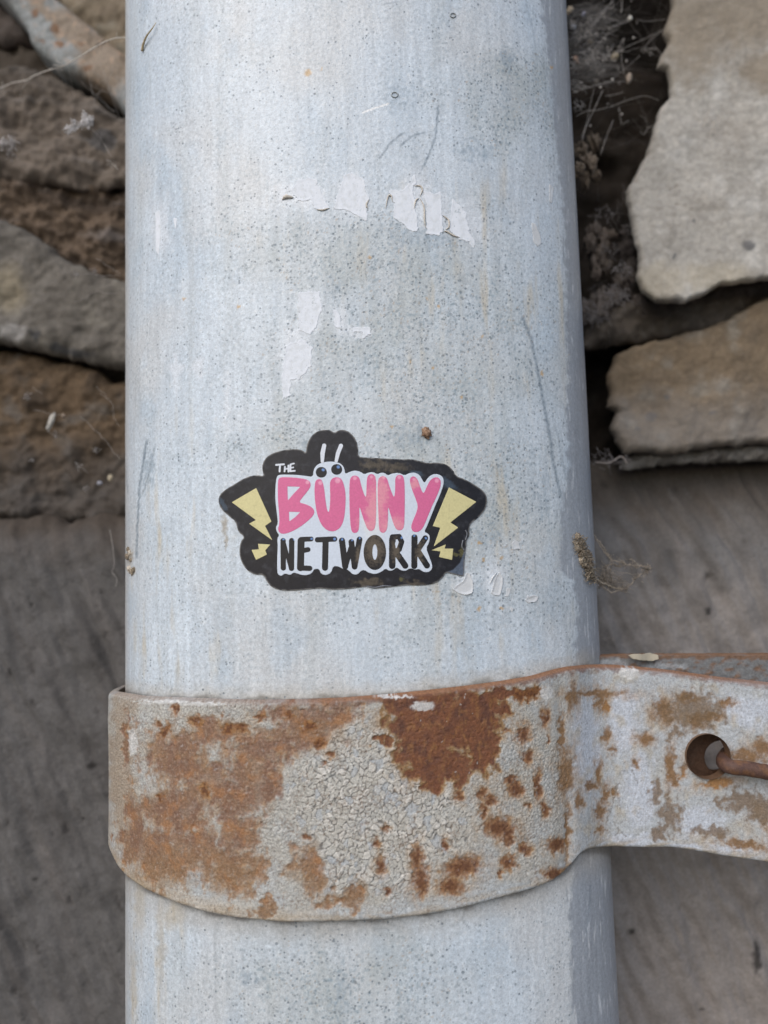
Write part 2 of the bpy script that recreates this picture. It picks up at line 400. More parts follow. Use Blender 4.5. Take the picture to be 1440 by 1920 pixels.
def r1h(X, Y):
    return -.0003 * sm(.02, .0, np.abs(fbm(X / 60, Y / 60, 4, 71))) * sm(.0, .3, fbm(X / 130, Y / 130, 2, 72)) + .0002 * ridged(X / 120, Y / 50, 5, 12)
heightfield('stone', R1, 0.050, r1col, M_stone, step=2.5, edge=.0011, bulge=.0022, amp=.0014, fs=150, seed=41, jag=5, hfn=r1h)
# tan stone under it
R2 = [(1160, 660), (1141, 702), (1147, 735), (1143, 760), (1160, 772), (1149, 797), (1158, 828), (1174, 846), (1259, 848), (1350, 836), (1440, 828), (1760, 815), (1760, 545), (1440, 556), (1395, 580), (1353, 602), (1295, 618), (1222, 636)]
def r2col(X, Y):
    c = stonecol((.19, .145, .098), (.135, .108, .08), (.215, .19, .155), 51, 80, .5, .3)(X, Y)
    c = mix(c, (.09, .085, .085), sm(0, .5, blobs(X, Y, [(1223, 780, 15, 12), (1250, 745, 8, 8), (1335, 775, 8, 6), (1195, 803, 6, 4)], 5, 10, 6)) * .8)
    return mix(c, (.27, .26, .25), sm(700, 800, Y + 40 * fbm(X / 60, Y / 60, 3, 4)) * .45)
heightfield('stone', R2, 0.058, r2col, M_stone, step=3, edge=.002, bulge=.003, amp=.0028, fs=170, seed=51, jag=7)
# dark ledge between the two
R3 = [(1090, 590), (1130, 560), (1215, 560), (1300, 552), (1350, 528), (1440, 512), (1700, 505), (1700, 590), (1440, 570), (1380, 606), (1250, 632), (1190, 640), (1090, 650)]
heightfield('stone', R3, 0.062, stonecol((.115, .098, .083), (.08, .068, .058), (.15, .135, .12), 61, 40, .5, .3), M_stone, step=4, edge=.004, amp=.004, fs=50, seed=61, jag=8)
# thin pale slab below the tan stone
heightfield('stone', [(1165, 860), (1240, 838), (1340, 834), (1440, 824), (1760, 812), (1760, 868), (1440, 862), (1330, 868), (1240, 872), (1170, 882)], 0.0635,
            stonecol((.17, .16, .145), (.10, .09, .08), (.22, .21, .20), 66, 40), M_stone, step=3, edge=.003, bulge=.002, amp=.003, fs=40, seed=66, jag=9, rough=.001)
# brown stone at back of the cavity
heightfield('stone', [(1050, 120), (1130, 105), (1250, 130), (1262, 200), (1240, 330), (1190, 420), (1200, 560), (1050, 600)], 0.104,
            stonecol((.034, .026, .02), (.02, .016, .013), None, 68, 60), M_stone, step=6, edge=.008, amp=.006, fs=80, seed=68, jag=8)
# lumps of old mortar clinging beside the pipe
R0 = random.Random(4)
def lumps(name, spec, seed, base, alt):
    b = Bag()
    for k, (px_, py_, r, Y) in enumerate(spec):
        c = on_plane(px_, py_, Y); s = r * (Y + .138) / FPX
        V, F = ico(c, (s * R0.uniform(.6, 1.1), s * 1.1, s * R0.uniform(.9, 1.5)), seed + k * 3, .75, 2.9, 20)
        t = (.5 + .8 * fbm(V[:, 0] * 900, V[:, 2] * 900, 4, seed + k))[:, None]
        b.add(V, F, col=np.clip(np.array(base) * (1 - t) + np.array(alt) * t, .01, 1))
    return b.build(name, M_stone, wall)
lumps('mortar_lump', [(1090, 285, 16, .052), (1102, 310, 17, .05), (1094, 340, 14, .052), (1112, 268, 11, .06), (1085, 318, 11, .047), (1118, 330, 9, .056)], 5, (.26, .21, .16), (.12, .095, .075))
lumps('mortar_lump', [(1112, 440, 18, .06), (1124, 462, 19, .062), (1120, 485, 14, .06), (1132, 500, 12, .06), (1118, 512, 9, .058), (1106, 455, 10, .058), (1140, 445, 12, .066)], 25, (.20, .165, .14), (.09, .075, .065))
lumps('mortar_lump', [(1125, 575, 20, .062), (1150, 560, 16, .064), (1175, 545, 14, .066), (1100, 585, 14, .06), (1180, 520, 14, .064), (1160, 590, 16, .066), (1200, 575, 14, .064), (1160, 530, 12, .066)], 45, (.17, .15, .14), (.10, .085, .075))
lumps('mortar_lump', [(1175, 470, 15, .066), (1170, 440, 10, .068), (1185, 500, 13, .064)], 75, (.15, .13, .125), (.09, .08, .075))

# left side stones
L1 = [(70, -260), (75, -30), (130, 30), (170, 75), (215, 130), (245, 160), (300, 165), (300, -260)]
heightfield('stone', L1, 0.071, stonecol((.22, .18, .13), (.14, .11, .08), (.28, .25, .20), 81, 60, .5, .1), M_stone, step=5, edge=.005, amp=.003, seed=81, jag=4)
L2 = [(-420, 140), (-60, 130), (0, 125), (40, 110), (90, 135), (150, 165), (200, 200), (235, 222), (300, 240), (300, 350), (225, 345), (140, 352), (60, 340), (0, 330), (-420, 320)]
def l2col(X, Y):
    c = stonecol((.155, .128, .105), (.07, .055, .044), (.23, .21, .195), 82, 80, .5, .25, streak=5)(X, Y)
    c = mix(c, (.075, .062, .05), sm(215, 130, Y + 25 * fbm(X / 50, Y / 50, 3, 4)) * .8)
    return mix(c, (.06, .06, .063), sm(0, .4, blobs(X, Y, [(190, 262, 40, 24, 15)], 12, 20, 3)) * .8)
heightfield('stone', L2, 0.070, l2col, M_stone, step=3.5, edge=.004, bulge=.003, amp=.005, fs=70, seed=82, jag=8, rough=.001)
L3 = [(-420, 318), (0, 324), (60, 333), (140, 346), (225, 338), (300, 350), (300, 545), (215, 528), (130, 490), (70, 448), (0, 412), (-420, 395)]
heightfield('stone', L3, 0.074, stonecol((.13, .095, .068), (.05, .038, .03), (.17, .15, .14), 83, 60, .6, .3, streak=12), M_stone, step=3.5, edge=.003, bulge=.002, amp=.006, fs=60, seed=83, jag=8, rough=.0016)
L4 = [(-420, 390), (0, 402), (60, 432), (120, 480), (200, 515), (300, 530), (300, 680), (222, 690), (196, 684), (120, 664), (50, 652), (0, 640), (-420, 630)]
def l4col(X, Y):
    c = stonecol((.15, .137, .12), (.11, .098, .085), (.19, .175, .15), 84, 90, .5, .12)(X, Y)
    c = mix(c, (.28, .24, .17), sm(0, .7, blobs(X, Y, [(15, 540, 50, 60)], 15, 30, 3)) * .7)
    c = mix(c, (.36, .35, .34), sm(0, .5, blobs(X, Y, [(22, 625, 34, 22)], 12, 14, 3)) * .7)
    return mix(c, (.07, .072, .078), sm(0, .5, blobs(X, Y, [(64, 625, 12, 12), (130, 655, 60, 10, 12)], 10, 14, 4)) * .8)
heightfield('stone', L4, 0.066, l4col, M_stone, step=3.5, edge=.005, bulge=.005, amp=.003, fs=90, seed=84, jag=8, rough=.0008, tilt=(-.002, 0))
L5 = [(-420, 645), (0, 652), (60, 656), (120, 672), (180, 690), (206, 712), (300, 694), (300, 975), (150, 985), (0, 972), (-420, 960)]
def l5col(X, Y):
    c = stonecol((.115, .08, .05), (.05, .038, .028), (.115, .10, .085), 85, 80, .5, .5)(X, Y)
    return mix(c, (.075, .069, .065), sm(780, 940, Y + 50 * fbm(X / 60, Y / 60, 4, 14)) * .8)
heightfield('stone', L5, 0.072, l5col, M_stone, step=3.5, edge=.005, bulge=.005, amp=.005, fs=80, seed=85, jag=7, rough=.0006)
# rendered foot of the wall
def foot(X, Y):
    a = math.radians(66); U = (X * math.cos(a) + Y * math.sin(a)) * .5; Vv = -X * math.sin(a) + Y * math.cos(a)
    c = np.broadcast_to(np.array((.165, .160, .157)), X.shape + (3,)).copy()
    c = mix(c, (.10, .094, .09), sm(-.1, .5, fbm(U / 130, Vv / 40, 5, 91)) * .8)
    c = mix(c, (.215, .198, .188), sm(.05, .5, fbm(U / 120 + 9, Vv / 45, 5, 95)) * .7)
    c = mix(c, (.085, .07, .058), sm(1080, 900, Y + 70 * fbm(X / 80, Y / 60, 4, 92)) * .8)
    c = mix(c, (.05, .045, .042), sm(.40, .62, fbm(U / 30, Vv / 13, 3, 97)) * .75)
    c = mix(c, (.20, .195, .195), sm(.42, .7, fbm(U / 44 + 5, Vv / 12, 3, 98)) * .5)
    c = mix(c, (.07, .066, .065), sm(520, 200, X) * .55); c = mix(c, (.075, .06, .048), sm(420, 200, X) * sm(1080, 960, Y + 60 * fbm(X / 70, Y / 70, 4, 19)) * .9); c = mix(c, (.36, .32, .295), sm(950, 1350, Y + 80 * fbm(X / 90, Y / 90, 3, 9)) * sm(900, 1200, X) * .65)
    return mix(c, (.03, .028, .027), sm(0, .5, blobs(X, Y, [(172, 1436, 11, 8), (1325, 1145, 9, 9), (1185, 1748, 9, 8), (1415, 1790, 9, 40), (1315, 1893, 6, 6), (20, 1260, 8, 8)], 6, 10, 3)) * .85)
def foot_h(X, Y):
    a = math.radians(66); U = (X * math.cos(a) + Y * math.sin(a)) * .5; Vv = -X * math.sin(a) + Y * math.cos(a)
    return -.010 * sm(1040, 900, Y) + .0026 * fbm(U / 110, Vv / 34, 5, 91) + .0007 * ridged(U / 70, Vv / 22, 4, 99) - .0008 * sm(.40, .62, fbm(U / 30, Vv / 13, 3, 97))
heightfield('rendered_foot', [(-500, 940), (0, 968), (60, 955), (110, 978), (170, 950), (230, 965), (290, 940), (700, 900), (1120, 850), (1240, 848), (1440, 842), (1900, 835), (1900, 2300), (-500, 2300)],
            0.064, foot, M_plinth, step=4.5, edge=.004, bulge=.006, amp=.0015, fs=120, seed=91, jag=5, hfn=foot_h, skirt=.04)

# rusty painted bar crossing the upper left corner
bar = empty('iron_bar', on_plane(np.array(100.), np.array(60.), .074))
tag(bar, 'diagonal rusty iron bar with peeling grey paint crossing the upper left corner', 'bar')
BP = [(-20, -150), (60, -60), (98, -12), (140, 22), (178, 52), (214, 84), (250, 112), (320, 170), (320, 300), (228, 200), (200, 166), (160, 143), (110, 126), (78, 98), (54, 76), (44, 44), (16, 8), (-120, -130)]
def barcol(X, Y):
    c = stonecol((.25, .265, .265), (.19, .19, .185), None, 101, 60)(X, Y)
    e = poly_sdf(X, Y, BP)
    c = mix(c, (.24, .18, .125), sm(-.3, .4, blobs(X, Y, [(205, 110, 60, 60, 40), (150, 55, 70, 22, 40), (190, 130, 50, 45, 40), (85, 20, 60, 16, 42), (115, 55, 34, 12, 40), (150, 85, 30, 14, 40)], 24, 30, 4)) * .85)
    c = mix(c, (.17, .09, .045), sm(0, .5, blobs(X, Y, [(110, 82, 12, 10), (66, 22, 10, 12), (103, 54, 10, 9), (78, 76, 5, 5), (165, 128, 12, 6), (150, 82, 5, 5)], 8, 10, 5)))
    return mix(c, (.5, .33, .22), sm(.2, .5, fbm(X / 12, Y / 12, 3, 103)) * .4)
def free_field(name, poly, Y, colfn, mat, parent, step, edge, bulge, amp, fs, seed, skirt, jag=2):
    global wall
    w = wall; wall = parent
    o = heightfield(name, poly, Y, colfn, mat, step, edge, bulge, amp, fs, seed, skirt, 0, jag); wall = w; return o
free_field('bar_body', BP, 0.066, barcol, M_clamp, bar, 3, .003, .0022, .0014, 50, 104, .010)
DK = [(-140, -120), (0, 0), (32, 18), (50, 42), (54, 70), (0, 76), (-140, 70)]
heightfield('stone', DK, 0.076, stonecol((.12, .10, .09), (.08, .07, .065), None, 106, 40), M_stone, step=4, seed=106, jag=4)

# ------------------------------------------------------------------ the pipe
pipe = empty('downpipe', (0, 0.02, -1.1))
tag(pipe, 'pale grey painted metal downpipe with bowed front and speckled worn paint', 'pipe')
z0, z1 = -0.105, 0.145; ds = 0.00025
tt = np.linspace(0, np.pi, 4000); xx = -PA * np.sign(np.cos(tt)) * np.abs(np.cos(tt)) ** (2 / PN); yy = PB * (1 - np.abs(np.sin(tt)) ** (2 / PN))
al = np.concatenate([[0], np.cumsum(np.hypot(np.diff(xx), np.diff(yy)))]); nS = int(al[-1] / ds); sa = np.linspace(0, al[-1], nS)
px_ = np.interp(sa, al, xx); py_ = np.interp(sa, al, yy); zs = np.arange(z0, z1, ds); nZ = len(zs)
Xp = np.broadcast_to(px_, (nZ, nS)); Yp = np.broadcast_to(py_, (nZ, nS)); Zp = np.broadcast_to(zs[:, None], (nZ, nS)); Sp = np.broadcast_to(sa, (nZ, nS))
P3 = np.stack([Xp, Yp, Zp], -1); QX, QY = proj(P3)
u = Sp * 1000; v = Zp * 1000                               # millimetres on the surface
col = np.broadcast_to(np.array((.55, .615, .68)), (nZ, nS, 3)).copy()
big = fbm(u / 22, v / 30, 4, 201); col = mix(col, (.555, .575, .59), sm(-.15, .4, big) * .75)
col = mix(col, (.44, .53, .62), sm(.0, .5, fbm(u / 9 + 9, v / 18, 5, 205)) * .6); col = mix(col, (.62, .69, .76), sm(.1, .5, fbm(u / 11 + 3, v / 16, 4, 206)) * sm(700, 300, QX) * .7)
st = fbm(u / 1.3, v / 16, 4, 210); col = col * (1 + (.05 + .12 * sm(-.1, .5, fbm(u / 14, v / 20, 3, 211))) * st)[..., None]
st2 = fbm(u / 4, v / 45, 4, 214); col = mix(col, (.45, .49, .51), sm(.1, .55, st2) * .45)
worn = sm(-.25, .75, blobs(QX, QY, [(780, 620, 330, 260), (800, 950, 330, 240), (640, 470, 250, 110), (640, 1880, 260, 180), (960, 170, 130, 120), (560, 830, 160, 90)], 120, 120, 7))
col = mix(col, (.42, .455, .46), worn * (.35 + .5 * sm(-.2, .4, fbm(u / 8, v / 13, 4, 215))))
gr = fbm(u / .55, v / .75, 3, 220)
col = mix(col, (.30, .365, .41), sm(.08, .5, gr + .35 * fbm(u / 5, v / 9, 4, 222)) * (.45 + .55 * worn) * 1.0)
col = mix(col, (.68, .69, .69), sm(.2, .55, fbm(u / .8 + 30, v / 1.1, 3, 224)) * .35)
# warm tint streaks
warm = sm(.1, .6, fbm(u / 3.0 + 50, v / 22, 4, 230)) * sm(-.4, .6, blobs(QX, QY, [(860, 560, 260, 240), (330, 1100, 90, 320), (900, 1000, 230, 220), (270, 1760, 70, 190), (560, 420, 90, 70)], 90, 90, 3))
col = mix(col, (.52, .46, .35), warm * .75)
# blue grey smudges
sg = sm(-.3, .7, blobs(QX, QY, [(617, 728, 14, 26, -8), (618, 690, 9, 30), (630, 545, 10, 45), (745, 190, 60, 26), (950, 120, 16, 34, -20), (955, 180, 24, 26), (980, 190, 8, 16, -20), (640, 1865, 26, 60), (570, 850, 22, 50), (1020, 930, 26, 60),
                               (760, 820, 70, 34), (905, 1010, 50, 22), (800, 440, 110, 34), (465, 1835, 24, 26), (720, 1740, 46, 12), (1085, 1815, 26, 20), (610, 850, 30, 30), (890, 280, 60, 30), (280, 880, 18, 60)], 26, 22, 9) + .35 * fbm(u / .9, v / 2.2, 3, 240))
col = mix(col, (.25, .32, .385), sm(.25, .85, sg * .55 + .55 * fbm(u / .55, v / .9, 4, 243) + .45 * fbm(u / 1.6, v / 9, 4, 244)) * .62)
# grey undercoat at the right
bxr = np.interp(QY, [0, 120, 250, 420, 560, 700, 780, 880, 960, 1070, 1090, 1130, 1250, 1600, 1700, 1800, 1920],
                [1012, 1030, 1040, 1058, 1062, 1064, 1062, 1066, 1052, 1048, 1075, 1082, 1078, 1078, 1068, 1070, 1074]) + 12 * fbm(v / 2.2, v * 0 + 3, 4, 250) + 5 * fbm(u / .6, v / 3, 3, 252)
grey = sm(-3, 6, QX - bxr + 10 * sm(.2, .5, fbm(u / .8, v / 9, 3, 262))) * .9
gcol = np.broadcast_to(np.array((.31, .34, .385)), (nZ, nS, 3)).copy() * (1 + .14 * fbm(u / 1.1, v / 14, 4, 255))[..., None]
gcol = mix(gcol, (.60, .63, .66), sm(.28, .45, fbm(u / .9 + 4, v / 7, 4, 257)) * .8)
gcol = mix(gcol, (.26, .30, .34), sm(.3, .5, fbm(u / .7 + 14, v / 6, 4, 259)) * .6)
col = col * (1 - grey[..., None]) + gcol * grey[..., None]
edge_l = sm(246, 232, QX); col = mix(col, (.56, .54, .52), edge_l * .6)
# scratches
SCR = [([(822, 199), (816, 260), (800, 300), (785, 329)], 2.0, .95), ([(713, 296), (731, 269), (753, 251)], 2.2, .85), ([(753, 272), (774, 254), (798, 248)], 2.2, .8),
       ([(980, 594), (996, 636), (1011, 711), (1033, 830), (1036, 862), (1052, 930)], 3.6, .85), ([(275, 826), (262, 910), (258, 980), (256, 1045)], 2.8, .9), ([(292, 833), (276, 900), (268, 925)], 1.4, .6),
       ([(236, 880), (240, 925)], 2.0, .4), ([(1042, 800), (1062, 900)], 2.0, .4), ([(720, 8), (745, 3)], 1.5, .5), ([(697, 606), (702, 612)], 2.0, .5), ([(870, 1710), (867, 1725), (880, 1740)], 1.4, .8),
       ([(262, 1290), (264, 1302)], 1.6, .6), ([(322, 1292), (320, 1304)], 1.6, .8), ([(294, 1285), (290, 1300)], 1.6, .5), ([(560, 760), (566, 770)], 1.5, .4), ([(985, 0), (1000, 60), (1006, 110)], 1.8, .35), ([(1108, 1660), (1100, 1750)], 1.6, .5)]
for pts, w, a in SCR:
    d = line_d(QX + 2 * fbm(QX / 9, QY / 9, 2, 3), QY, pts); col = mix(col, (.17, .215, .26), sm(w + .9, w * .3, d) * a * (.75 + .5 * fbm(u / .5, v / .5, 2, 5)))
d = line_d(QX, QY, [(680, 211), (705, 202), (728, 195)]); col = mix(col, (.85, .86, .86), sm(2.2, .6, d))
# rust specks and stains
SPK = [(578, 137, 9, 7, 0), (603, 132, 3, 3, 0), (693, 483, 4, 4, 0), (447, 575, 4, 4, 0), (1034, 126, 4, 5, 0), (735, 800, 3, 3, 0), (770, 677, 3, 3, 0), (812, 690, 3, 3, 0), (823, 575, 3, 3, 0), (898, 1142, 4, 5, 0), (940, 1140, 4, 4, 0),
       (940, 1046, 4, 3, 0), (907, 1050, 4, 3, 0), (850, 1060, 3, 3, 0), (900, 1018, 4, 4, 0), (800, 560, 3, 3, 0), (905, 630, 3, 3, 0), (865, 745, 3, 3, 0), (1016, 700, 3, 8, 0), (345, 560, 4, 4, 0)]
col = mix(col, (.52, .33, .13), sm(-.1, .5, blobs(QX, QY, SPK, 5, 6, 12)) * .8)
rs = (fbm(u / .6, v / .6, 2, 270) > .46) & (fbm(u / 9, v / 9, 3, 271) > 0.02) & (worn > .4)
col = np.where(rs[..., None] & (grey < .5)[..., None], col * .55 + np.array((.34, .22, .11)) * .45, col)
col = mix(col, (.30, .245, .17), sm(-.2, .8, blobs(QX, QY, [(421, 985, 7, 26), (424, 1010, 4, 30), (244, 1045, 7, 22), (250, 1070, 7, 10)], 7, 10, 13)) * .7)
# dirt against the clamp edges, with the dark gap and shadow there painted in
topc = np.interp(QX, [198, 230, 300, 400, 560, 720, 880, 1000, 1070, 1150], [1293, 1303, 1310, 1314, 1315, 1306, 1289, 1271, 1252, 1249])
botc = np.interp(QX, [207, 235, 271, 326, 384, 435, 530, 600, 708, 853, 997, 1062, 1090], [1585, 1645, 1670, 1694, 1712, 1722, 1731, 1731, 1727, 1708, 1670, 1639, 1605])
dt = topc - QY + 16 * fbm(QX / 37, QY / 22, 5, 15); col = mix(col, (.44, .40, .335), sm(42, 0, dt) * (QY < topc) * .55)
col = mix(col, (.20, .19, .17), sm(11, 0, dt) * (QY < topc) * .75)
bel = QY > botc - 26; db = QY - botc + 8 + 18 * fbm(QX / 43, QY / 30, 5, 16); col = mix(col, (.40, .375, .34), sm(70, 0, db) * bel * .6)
col = mix(col, (.16, .15, .14), sm(15, 2, db) * bel * .75)  # shadow under the clamp, painted into the pipe colour
col = mix(col, (.42, .36, .26), sm(-.2, .8, blobs(QX, QY, [(302, 1770, 10, 110), (262, 1700, 14, 60), (318, 1720, 16, 30), (250, 1850, 8, 90)], 10, 18, 14)) * .5)
dots = .42 + .42 * worn + .40 * fbm(u / 7, v / 10, 4, 280) - .5 * grey + .12 * sm(1740, 1820, QY)
FL = [(575, 370, 44, 24), (660, 365, 34, 44), (780, 375, 30, 60), (830, 395, 20, 44), (880, 410, 26, 50, -20), (582, 585, 26, 40), (555, 680, 24, 42, 15), (555, 660, 36, 60), (670, 622, 30, 12), (300, 430, 16, 50), (640, 600, 10, 30), (540, 360, 30, 20), (925, 1085, 26, 30), (870, 1090, 20, 24), (330, 700, 10, 40), (425, 760, 5, 60), (372, 690, 14, 24)]
col = mix(col, (.66, .70, .75), sm(-.3, .55, blobs(QX, QY, FL, 14, 20, 33) + .15 * fbm(u / .8, v / 1.5, 3, 34)) * .7)
# relief: undercoat step, faint ripples
hgt = -.00006 * grey + .00005 * fbm(u / 5, v / 12, 3, 290) + .00003 * gr
nx, ny = prof_n(Xp); P3 = P3.copy(); P3[..., 0] += nx * hgt; P3[..., 1] += ny * hgt
Lf = grid_faces(nZ, nS)
n0 = nZ * nS
prof = list(zip(px_[::12], py_[::12])) + [(px_[-1], py_[-1])]
ring = prof + [(PA, .05), (PA - .004, .064), (-PA + .004, .064), (-PA, .05)]; nr = len(ring)
V = [P3.reshape(-1, 3)]; FF = [Lf]; off = n0
def rings(za, zb, part):
    global off
    Rg = np.array([(x_, y_, za) for x_, y_ in part] + [(x_, y_, zb) for x_, y_ in part]); n = len(part)
    V.append(Rg); k = np.arange(n - 1); FF.append(np.stack([k, k + 1, n + k + 1, n + k], -1) + off); off += 2 * n
closed = ring + [ring[0]]
rings(-1.1, z0, closed); rings(zs[-1], 1.5, closed); rings(z0, zs[-1], ring[len(prof) - 1:] + [ring[0]])
V = np.concatenate(V); FF = np.concatenate(FF)
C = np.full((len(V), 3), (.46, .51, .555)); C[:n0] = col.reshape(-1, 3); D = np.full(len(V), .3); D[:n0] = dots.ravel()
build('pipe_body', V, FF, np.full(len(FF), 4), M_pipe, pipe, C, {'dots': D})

def pipe_patch(name, fn, box, mat, parent, h, colfn, step=1.0, thick=None, lift=None, label=None):
    X, Y, L, S, G = field_mesh(fn, *box, step)
    hh = h + (lift(X, Y) if lift is not None else 0)
    T = on_pipe(X, Y, hh); B = on_pipe(X, Y, h - (thick if thick else h * .98))
    V, L2, S2, uu = with_skirt(T, B, L, S, G)
    C = colfn(X, Y) if callable(colfn) else np.broadcast_to(np.array(colfn, float), (len(X), 3)); C = np.concatenate([C, C[uu] * 1.0])
    o = build(name, V, L2, S2, mat, parent, C)
    if label: o['label'] = label
    return o
def ragged(P, j=2.0, s=0, sc=9): return lambda X, Y: poly_sdf(X, Y, P) + j * fbm(X / sc, Y / sc, 3, s)
def box_of(P, m=4): P = np.array(P); return (P[:, 0].min() - m, P[:, 1].min() - m, P[:, 0].max() + m, P[:, 1].max() + m)
def k7(L): return [(500 + x * .30556, 300 + y * .30556) for x, y in L]
def k8(L): return [(840 + x * .13889, 980 + y * .13889) for x, y in L]
def k5(L): return [(230 + x * .625, 480 + y * .625) for x, y in L]
WH = (.72, .76, .82)
def wcol(s, c=WH):
    def f(X, Y):
        k = np.broadcast_to(np.array(c), X.shape + (3,)).copy()
        k = mix(k, (.62, .655, .69), sm(-.1, .5, fbm(X / 10, Y / 14, 4, s)) * .8)
        return mix(k, (.42, .46, .5), sm(.45, .6, fbm(X / 3.5, Y / 3.5, 2, s + 3)) * .6)
    return f
PATCH = [k7([(150, 190), (185, 130), (250, 110), (300, 120), (330, 180), (350, 230), (385, 295), (345, 305), (300, 300), (270, 240), (230, 255), (190, 245)]),
         k7([(415, 300), (430, 230), (460, 150), (470, 95), (520, 78), (560, 100), (600, 110), (605, 190), (630, 240), (610, 300), (618, 385), (560, 340), (500, 310)]),
         k7([(745, 200), (770, 180), (830, 190), (880, 140), (905, 95), (925, 130), (900, 160), (895, 210), (915, 250), (905, 300), (925, 350), (925, 440), (885, 435), (830, 390), (775, 345), (785, 270)]),
         k7([(960, 180), (985, 200), (1040, 210), (1068, 190), (1075, 300), (1080, 440), (1050, 465), (985, 450), (975, 340), (985, 280)]),
         k7([(1135, 300), (1140, 245), (1180, 275), (1215, 310), (1235, 400), (1255, 470), (1280, 500), (1270, 560), (1240, 500), (1190, 490), (1130, 440), (1120, 380)]),
         k5([(528, 108), (590, 108), (598, 160), (580, 215), (560, 235), (528, 222)]),
         k5([(490, 268), (540, 250), (568, 275), (565, 330), (530, 370), (505, 372), (500, 420), (480, 430), (478, 360)]),
         k5([(632, 160), (650, 165), (655, 215), (636, 214)]), k5([(690, 215), (742, 215), (745, 235), (722, 245), (718, 230), (690, 226)]),
         [(292, 400), (300, 392), (302, 440), (298, 478), (292, 470)], [(325, 408), (332, 410), (330, 436)],
         k8([(855, 290), (880, 250), (910, 235), (960, 270), (970, 340), (978, 360), (935, 352), (875, 365)]),
         k8([(60, 900), (110, 850), (200, 790), (250, 670), (290, 690), (330, 780), (345, 890), (320, 940), (240, 968), (170, 965), (130, 945)]),
         k8([(580, 950), (610, 830), (640, 720), (700, 660), (710, 700), (740, 740), (735, 830), (710, 960), (690, 985), (630, 980)]),
         k8([(770, 990), (790, 930), (800, 885), (850, 880), (835, 950), (815, 992)]),
         k8([(1035, 1050), (1075, 975), (1095, 1000), (1170, 970), (1210, 1000), (1205, 1045), (1160, 1078), (1085, 1080)]),
         k8([(845, 1150), (870, 1145), (885, 1180), (870, 1200), (850, 1190)]),
         [(996, 416), (1004, 420), (1012, 440), (1016, 456), (1008, 462), (1000, 452)], [(1030, 345), (1038, 352), (1034, 385), (1030, 375)]]
for k, P in enumerate(PATCH):
    big_ = k in (12, 13, 15)
    def lift(X, Y, P=P, b=big_):
        d = poly_sdf(X, Y, P); return (.00010 if b else .00003) * sm(5, .5, d) + .00002 * fbm(X / 8, Y / 8, 3, 3)
    pipe_patch('paint_flake', ragged(P, 4.5 if k < 9 else 1.6, k * 3 + 300), box_of(P), M_film, pipe, .00003, wcol(k * 5, WH if k < 11 else (.60, .62, .64)), .9, None, lift)
# curled cream edges of the scraped film
CU = [k7([(95, 245), (120, 228), (165, 232)]), k7([(305, 305), (345, 308), (383, 297)]), k7([(905, 160), (940, 160), (955, 185), (940, 225)]), k7([(940, 235), (965, 290), (968, 360), (975, 420)]),
      k7([(905, 300), (915, 250), (935, 235)]), k7([(1085, 440), (1105, 440), (1140, 462), (1185, 478)]), k7([(1080, 340), (1115, 370), (1118, 410), (1095, 430)]), k7([(630, 240), (612, 275), (622, 300)]),
      k7([(730, 300), (745, 225), (765, 222), (772, 260)]), k8([(200, 965), (240, 968), (315, 945), (330, 880)]), k8([(560, 830), (600, 740), (660, 670)])]
for k, P in enumerate(CU):
    path = smooth_path([(x, y, 0) for x, y in P], 6); Q = on_pipe(path[:, 0], path[:, 1], .00012)
    tp = np.sin(np.linspace(.15, np.pi - .15, len(Q))) * (1 + .4 * perlin(np.arange(len(Q)) * .7, np.full(len(Q), k * 1.), 3))
    V, F, T3 = tube(Q, .00042 if k == 0 else .00017, 6, tp); b = Bag(); b.add(V, F, T3, col=(.58, .54, .48) if k < 9 else (.62, .64, .66)); b.build('curled_film', M_film, pipe)
# little drip ring on the paint
th = np.linspace(0, 2 * np.pi, 22)
for (cx, cy, r) in ((740, 178, 6), (849, 29, 5), (533, 957, 3)):
    Q = on_pipe(cx + r * np.cos(th), cy + r * .8 * np.sin(th), .00006); V, F, T3 = tube(Q, .00013, 5); b = Bag(); b.add(V, F, T3, col=(.33, .36, .38)); b.build('paint_blister', M_film, pipe)

# ------------------------------------------------------------------ the sticker
KS = 390, 780, 1 / 2.61818
def kp(L): return [(KS[0] + p[0] * KS[2], KS[1] + p[1] * KS[2]) + ((p[2] * KS[2],) if len(p) > 2 else ()) for p in L]
BACK = [(268, 235), (285, 205), (320, 182), (370, 168), (430, 162), (465, 168), (482, 184), (484, 150), (498, 112), (525, 82), (560, 68), (600, 70), (622, 84), (642, 70), (668, 68), (700, 82), (728, 118), (738, 165), (736, 200),
        (780, 205), (860, 208), (940, 214), (1000, 212), (1040, 222), (1080, 232), (1120, 228), (1165, 236), (1200, 262), (1215, 295), (1260, 310), (1320, 345), (1358, 375), (1370, 410), (1362, 455), (1330, 495), (1290, 525),
        (1280, 550), (1284, 585), (1268, 610), (1266, 640), (1258, 700), (1255, 786), (1250, 787), (1200, 776), (1168, 766), (1152, 792), (1120, 820), (1060, 832), (980, 830), (920, 836), (870, 842), (820, 848), (780, 836), (740, 842), (680, 850), (600, 852), (560, 845), (500, 850),
        (430, 857), (370, 857), (320, 845), (290, 815), (275, 778), (230, 779), (190, 755), (165, 715), (155, 670), (160, 620), (182, 592), (150, 570), (142, 535), (135, 515), (100, 488), (65, 455), (52, 420), (60, 385), (90, 360), (140, 330), (190, 300), (240, 290), (277, 296), (268, 268)]
